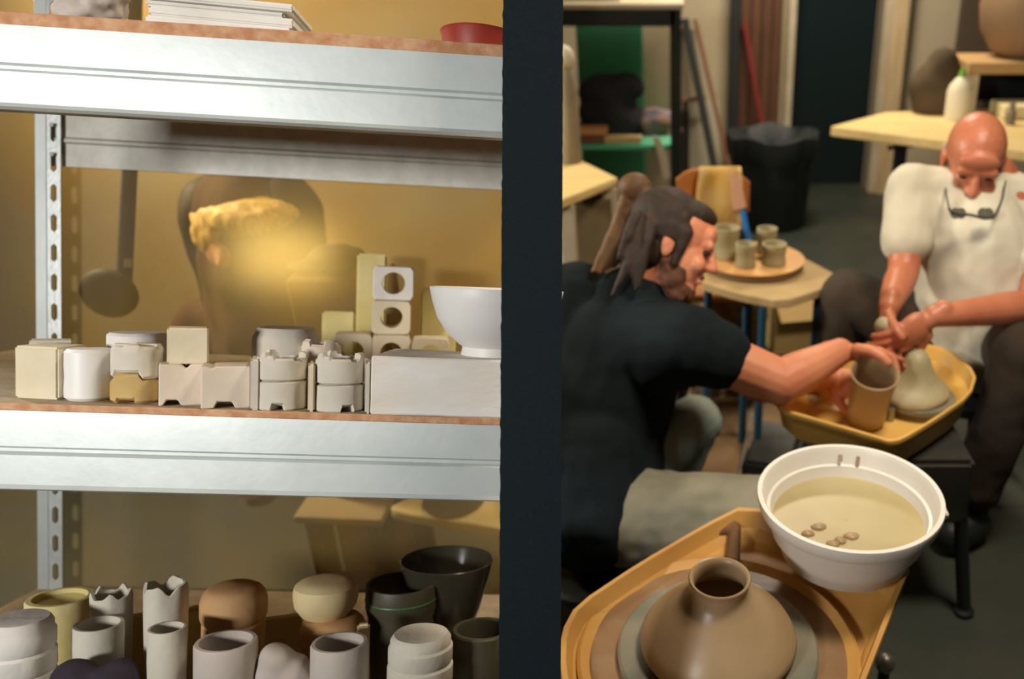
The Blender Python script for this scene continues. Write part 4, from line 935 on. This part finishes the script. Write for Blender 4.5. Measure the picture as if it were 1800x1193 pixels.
def hand(b, w, d, pn, size=1.0, curl=.9, side=1, spread=.3, fat=1.15):
    """w wrist, d pointing direction, pn palm normal (palm faces +pn); five fingers rooted in the palm"""
    d = d.normalized(); pn = (pn-d*pn.dot(d)).normalized(); x = d.cross(pn)*side
    pc = w+d*.055*size
    R = Matrix((x, d, pn)).transposed()
    b.ell(pc, (.041*size, .052*size, .021*size), R)
    b.cap(w-d*.03, w+d*.02, .025*size, .024*size)
    L = (.070, .080, .074, .058)
    for k in range(4):
        o = (k-1.5)
        p = pc+d*.040*size+x*o*.0195*size - d*.004*abs(o)
        dd = (d+x*o*.06*spread).normalized(); a = 0
        segs = (L[k]*.45, L[k]*.32, L[k]*.26)
        for j, s in enumerate(segs):
            a += curl*(.35, .6, .45)[j]
            v_ = dd*math.cos(a)+pn*math.sin(a); q = p+v_*s*size*1.15
            b.cap(p, q, (.0095-.0008*j)*size*fat, (.0089-.0009*j)*size*fat, 10); p = q
    p = pc-x*.034*size-d*.022*size; a = .3
    for j, s in enumerate((.036, .028, .020)):
        v_ = (d*.72-x*(.62-.25*j)+pn*(.25+.25*j)).normalized(); q = p+v_*s*size
        b.cap(p, q, (.0130-.0012*j)*size*fat, (.0118-.0012*j)*size*fat, 10); p = q
# ================= bald man in white shirt
hd = C(1712, 280, 2.33)
H = hframe(hd, (-.18, -.74, .64), (-.02, .66, .75))
fa, fb = C(1690, 925, 2.47), None
shR, shL = C(1604, 335, 2.36), C(1838, 362, 2.40)
nk0 = C(1745, 318, 2.44); chest = C(1712, 425, 2.40); belly = C(1712, 520, 2.43); hip = C(1715, 592, 2.48)
elR, wrR = C(1588, 478, 2.30), C(1563, 538, 2.17)
elL, wrL = C(1822, 536, 2.22), C(1640, 556, 2.11)
haR, haL = C(1540, 585, 2.09), C(1565, 588, 2.07)
hipR, hipL = C(1660, 600, 2.50), C(1775, 610, 2.46)
knR, knL = C(1488, 520, 2.55), C(1800, 618, 2.17)
anR, anL = C(1462, 690, 2.66), C(1712, 880, 2.38)
toR = V(anR.x, anR.y-.18, .03); 
anR.z = .09; toR.z = .04
anL.z = max(anL.z, .09); toL = PZ(1672, 945, .04)
man = thing('person', 'bald bearded man in white shirt seated at the yellow wheel, hands together', 'person', V(hip.x, hip.y, 0))
b = MB(); head(b, H, k=1.04)
b.cap(H @ V(0, -.03, -.03), nk0, .058, .062)
b.cap(nk0, chest, .075, .125); b.cap(shR, shL, .07, .07); b.cap(chest, belly, .145, .145); b.cap(belly, hip, .145, .15)
for sh, el, wr in ((shR, elR, wrR), (shL, elL, wrL)):
    b.cap(sh, el, .058, .043); b.cap(el, el.lerp(wr, .35), .043, .043); b.cap(el.lerp(wr, .35), wr, .043, .028)
for hp, kn, an, to in ((hipR, knR, anR, toR), (hipL, knL, anL, toL)):
    b.cap(hp, kn, .085, .058); b.cap(kn, an, .055, .038); b.cap(an+V(0, 0, -.04), to, .042, .036)
hand(b, wrR, CV(-.22, -.92, .2), CV(.9, -.1, .1), .98, 1.0, -1, 0)
hand(b, wrL, CV(-.80, -.55, .05), CV(-.35, .25, -.9), 1.02, .75, -1, 0)
CLH = C(1556, 572, 2.125)
make('body', blob(b, .0042, 3), SKIN2, man, smooth=180)
eyes(H, man)
b = MB()   # beard and side hair
R = H.to_3x3()
b.ell(H @ V(0, .062, -.095), (.054, .050, .044), R); b.cap(H @ V(-.028, .096, -.05), H @ V(.028, .096, -.05), .009, .009); b.cap(H @ V(-.056, .0, -.05), H @ V(-.035, .06, -.09), .020, .024); b.cap(H @ V(.056, .0, -.05), H @ V(.035, .06, -.09), .020, .024)
make('beard', blob(b, .005, 1, .006, 60), BEARD, man, smooth=180)
b = MB()
for s in (-1, 1): b.cap(H @ V(s*.07, -.045, -.0), H @ V(s*.045, -.085, -.015), .014, .02); b.cap(H @ V(s*.045, -.085, -.015), H @ V(0, -.1, -.02), .02, .02)
make('side_hair', blob(b, .005, 1, .004, 60), BEARD, man, smooth=180)
# shirt
b = MB(); b.cap(nk0+CV(0, -.06, -.02), chest, .085, .150); b.cap(shR, shL, .074, .074); b.cap(chest, belly, .165, .165); b.cap(belly, hip, .165, .168)
b.cap(chest.lerp(shR, .55), belly.lerp(hip, .2), .1, .11); b.cap(chest.lerp(shL, .55), belly.lerp(hip, .2), .1, .11)
for sh, el in ((shR, elR), (shL, elL)):
    m_ = sh.lerp(el, .62); b.cap(sh, m_, .076, .067)
b.cap(nk0+CV(0, -.03, 0), shR, .07, .07); b.cap(nk0+CV(0, -.03, 0), shL, .07, .07)
SHIRT = make('shirt', blob(b, .0075, 4, .009, 8, .003, 24), WSHIRT, man, smooth=180)
b = MB()
for hp, kn, an in ((hipR, knR, anR), (hipL, knL, anL)):
    b.cap(hp, kn, .115, .082); b.cap(kn, kn.lerp(an, .9), .08, .066)
b.cap(hipR, hipL, .125, .125)
make('trousers', blob(b, .009, 4, .008, 7, .003, 20), TROUS, man, smooth=180)
ax = (chest-nk0).normalized(); c0 = nk0+CV(-.01, -.055, .01); u_ = CV(1, 0, 0); u_ = (u_-ax*u_.dot(ax)).normalized(); w_ = ax.cross(u_)
b = MB(); b.tube([c0+(u_*math.cos(a_)*.098+w_*math.sin(a_)*.085)+ax*.012*math.cos(2*a_) for a_ in [2*math.pi*k/24 for k in range(25)]], .014, 10)
sub('collar', b, WSHIRT, SHIRT, smooth=180)
for an, to in ((anR, toR), (anL, toL)):
    b = MB(); b.cap(V(an.x, an.y, .058), V(to.x, to.y, .052), .058, .052); b.cap(V(an.x, an.y, .05), V(an.x, an.y, .11), .048, .045); b.box(((an.x+to.x)/2, (an.y+to.y)/2, .012), (.03, .03, .02))
    make('shoe', blob(b, .006, 2), BLK, man, smooth=180)
gp = thing('eyeglasses', 'dark-rimmed spectacles hanging on the white-shirted man\'s chest', 'glasses', C(1708, 378, 2.19))
def gl(px, py): return C(px, py, 2.19)
b = MB(); b.tube([gl(1668, 366), gl(1672, 374), gl(1688, 378), gl(1702, 377), gl(1712, 379), gl(1730, 384), gl(1745, 383), gl(1750, 376)], .0035, 8); make('frame', b, BLK, gp)
for x in (1684, 1732):
    b = MB(); b.lathe([(.001, 0), (.020, 0), (.021, .0015), (.001, .002)], 24, Matrix.Translation(gl(x, 375)) @ RC.to_4x4(), mod=lambda a, r, z, i: (r*(.6+.4*abs(math.cos(a))), z), cap=False); make('lens', b, mat('lens_glass', (120, 120, 110), .1, trans=.8), gp)
b = MB(); b.tube([gl(1750, 376), C(1762, 350, 2.25), C(1768, 318, 2.30)], .0025, 6); make('cord', b, BLK, gp)
b = MB(); b.tube([gl(1668, 366), C(1664, 345, 2.24), C(1662, 330, 2.30)], .0025, 6); make('cord', b, BLK, gp)
t = thing('round_stool', 'dark round stool under the bald man', 'stool', V(hip.x, hip.y+.02, 0))
zst = hip.z-.165; b = MB(); b.lathe([(.001, -.04), (.15, -.04), (.16, -.03), (.16, -.008), (.15, 0), (.001, 0)], 40, Matrix.Translation(V(hip.x, hip.y+.02, zst)), cap=False); make('seat', b, BLK, t)
for k in range(3):
    a = k*2.094+.5; b = MB(); b.tube([V(hip.x+.1*math.cos(a), hip.y+.02+.1*math.sin(a), zst-.03), V(hip.x+.15*math.cos(a), hip.y+.02+.15*math.sin(a), 0)], .013); make('leg', b, BLK, t)
b = MB(); b.ell(CLH, (.028, .026, .024)); tag(make('clay_ball', b.jit(.005, 50), CLAY, smooth=180), 'small clay ball held between the bald man\'s hands', 'clay')
# ================= long-haired man in black T-shirt
hd = C(1186, 428, 2.10)
H = hframe(hd, (.90, -.34, .0), (.30, .93, .06))
nk0 = C(1120, 535, 2.14); shN = C(1205, 605, 1.98); shF = C(1120, 545, 2.32)
chest = C(1098, 620, 2.13); waist = C(1050, 760, 2.10); hip = C(1045, 880, 2.06)
elN, wrN = C(1372, 672, 1.99), C(1476, 618, 2.055)
elF, wrF = C(1340, 672, 2.24), C(1455, 662, 2.18)
hipN, hipF = C(1105, 905, 1.99), C(1075, 870, 2.14)
knN, knF = C(1345, 905, 1.93), C(1222, 738, 2.25)
anN, anF = C(1330, 1120, 2.10), C(1150, 950, 2.40)
anN.z = .09; anF.z = .09
toN, toF = V(anN.x+.17, anN.y+.03, .04), V(anF.x+.15, anF.y+.08, .04)
man = thing('person', 'long-haired bearded man in black T-shirt leaning over to reach into clay cup', 'person', V(hip.x, hip.y, 0))
b = MB(); head(b, H)
b.cap(H @ V(0, -.03, -.04), nk0, .055, .065)
b.cap(nk0, chest, .08, .13); b.cap(shN, shF, .07, .07); b.cap(chest, waist, .14, .135); b.cap(waist, hip, .135, .14)
for sh, el, wr in ((shN, elN, wrN), (shF, elF, wrF)):
    b.cap(sh, el, .066, .055); b.cap(el, el.lerp(wr, .3), .055, .053); b.cap(el.lerp(wr, .3), wr, .053, .034)
for hp, kn, an, to in ((hipN, knN, anN, toN), (hipF, knF, anF, toF)):
    b.cap(hp, kn, .085, .058); b.cap(kn, an, .055, .038); b.cap(an+V(0, 0, -.04), to, .042, .036)
hand(b, wrN, CV(.95, -.05, -.12), CV(.05, -1, .25), 1.0, 1.3, 1, 0, 1.2)
hand(b, wrF, CV(.8, -.3, .3), CV(.3, -.2, .9), .92, .55, -1, 0)
make('body', blob(b, .0042, 3), SKIN, man, smooth=180)
eyes(H, man)
b = MB(); R = H.to_3x3()   # hair
b.ell(H @ V(0, -.035, .045), (.086, .097, .086), R); b.ell(H @ V(0, -.06, -.02), (.080, .07, .09), R); b.ell(H @ V(0, .02, .085), (.06, .06, .034), R); b.ell(H @ V(.06, -.02, .025), (.03, .05, .035), R); b.ell(H @ V(-.06, -.02, .025), (.03, .05, .035), R)
b.cap(H @ V(.068, .02, .03), H @ V(.068, .018, -.045), .018, .012); b.cap(H @ V(-.068, .02, .03), H @ V(-.068, .018, -.045), .018, .012)
rs = random.Random(3)
for k in range(22):
    s = 1 if k % 2 else -1; f = rs.uniform(-.11, -.055)
    p0 = H @ V(s*.07, f, rs.uniform(-.02, .03)); p1 = p0+CV(rs.uniform(-.07, .0), -.09-.06*rs.random(), .02 if s > 0 else -.02)
    b.cap(p0, p0.lerp(p1, .5)+CV(0, 0, .01), .017, .014, 8); b.cap(p0.lerp(p1, .5)+CV(0, 0, .01), p1, .014, .005, 8)
make('hair', blob(b, .005, 2, .002, 50), HAIRB, man, smooth=180)
b = MB()
t0 = C(1116, 332, 2.13); b.ell(t0, (.045, .045, .042)); b.ell(C(1135, 350, 2.12), (.03, .03, .03))
for k in range(10):
    x = rs.uniform(-14, 14); b.cap(C(1108+x*.4, 345, 2.12), C(1095+x, 400, 2.12), .020, .016, 8); b.cap(C(1095+x, 400, 2.12), C(1062+x*1.5, 468+rs.uniform(-14, 12), 2.10), .016, .007, 8)
make('ponytail', blob(b, .005, 2, .002, 50), HAIRL, man, smooth=180)
b = MB()  # beard
b.ell(H @ V(0, .045, -.105), (.050, .046, .044), R); b.ell(H @ V(.045, .022, -.075), (.024, .036, .036), R); b.ell(H @ V(-.045, .022, -.075), (.024, .036, .036), R); b.cap(H @ V(.055, -.0, -.05), H @ V(.03, .05, -.11), .018, .026); b.cap(H @ V(-.055, -.0, -.05), H @ V(-.03, .05, -.11), .018, .026)
b.cap(H @ V(0, .05, -.11), H @ V(0, .035, -.185), .034, .014); b.cap(H @ V(-.025, .092, -.055), H @ V(.025, .092, -.055), .007, .007)
make('beard', blob(b, .005, 1, .006, 60), mat('reddish_beard', (104, 62, 40), .8, 0, (82, 50, 34), 40, .4), man, smooth=180)
b = MB()  # T-shirt
b.cap(nk0+CV(-.01, .0, 0), chest, .108, .155); b.cap(shN, shF, .088, .088); b.cap(chest, waist, .16, .165); b.cap(waist, hip, .165, .17)
b.cap(C(1012, 530, 2.2), C(1000, 800, 2.15), .11, .12); b.cap(C(1040, 800, 2.0), C(1045, 905, 1.98), .12, .13)
m_ = shN.lerp(elN, .30); b.cap(shN, m_, .098, .088); b.cap(chest, shN, .14, .105); m_ = shF.lerp(elF, .45); b.cap(shF, m_, .09, .078)
make('t_shirt', blob(b, .0075, 3, .012, 8, .004, 22), BSHIRT, man, smooth=180)
b = MB()
b.cap(hipN, knN, .112, .088); b.cap(knN, knN.lerp(anN, .9), .085, .066)
b.cap(hipN, hipF, .12, .12)
make('near_trouser_leg', blob(b, .008, 3, .010, 10, .004, 30), JEANG, man, smooth=180, label='grey jeans on the near leg')
b = MB(); b.cap(hipF, knF, .10, .072); b.cap(knF, knF.lerp(anF, .9), .07, .06)
make('far_trouser_leg', blob(b, .008, 3, .010, 10, .004, 30), JEANS, man, smooth=180, label='pale blue jeans on the far leg')
for an, to in ((anN, toN), (anF, toF)):
    b = MB(); b.cap(V(an.x, an.y, .058), V(to.x, to.y, .052), .058, .052); b.cap(V(an.x, an.y, .05), V(an.x, an.y, .11), .048, .045)
    make('shoe', blob(b, .006, 2), BLK, man, smooth=180)
t = thing('low_stool', 'low dark stool under the long-haired man', 'stool', V(hip.x, hip.y, 0))
zst = hip.z-.17; b = MB(); b.lathe([(.001, -.04), (.15, -.04), (.16, -.03), (.16, -.008), (.15, 0), (.001, 0)], 40, Matrix.Translation(V(hip.x, hip.y, zst)), cap=False); make('seat', b, DARKM, t)
for k in range(3):
    a = k*2.094+.2; b = MB(); b.tube([V(hip.x+.1*math.cos(a), hip.y+.1*math.sin(a), zst-.03), V(hip.x+.14*math.cos(a), hip.y+.14*math.sin(a), 0)], .013); make('leg', b, DARKM, t)
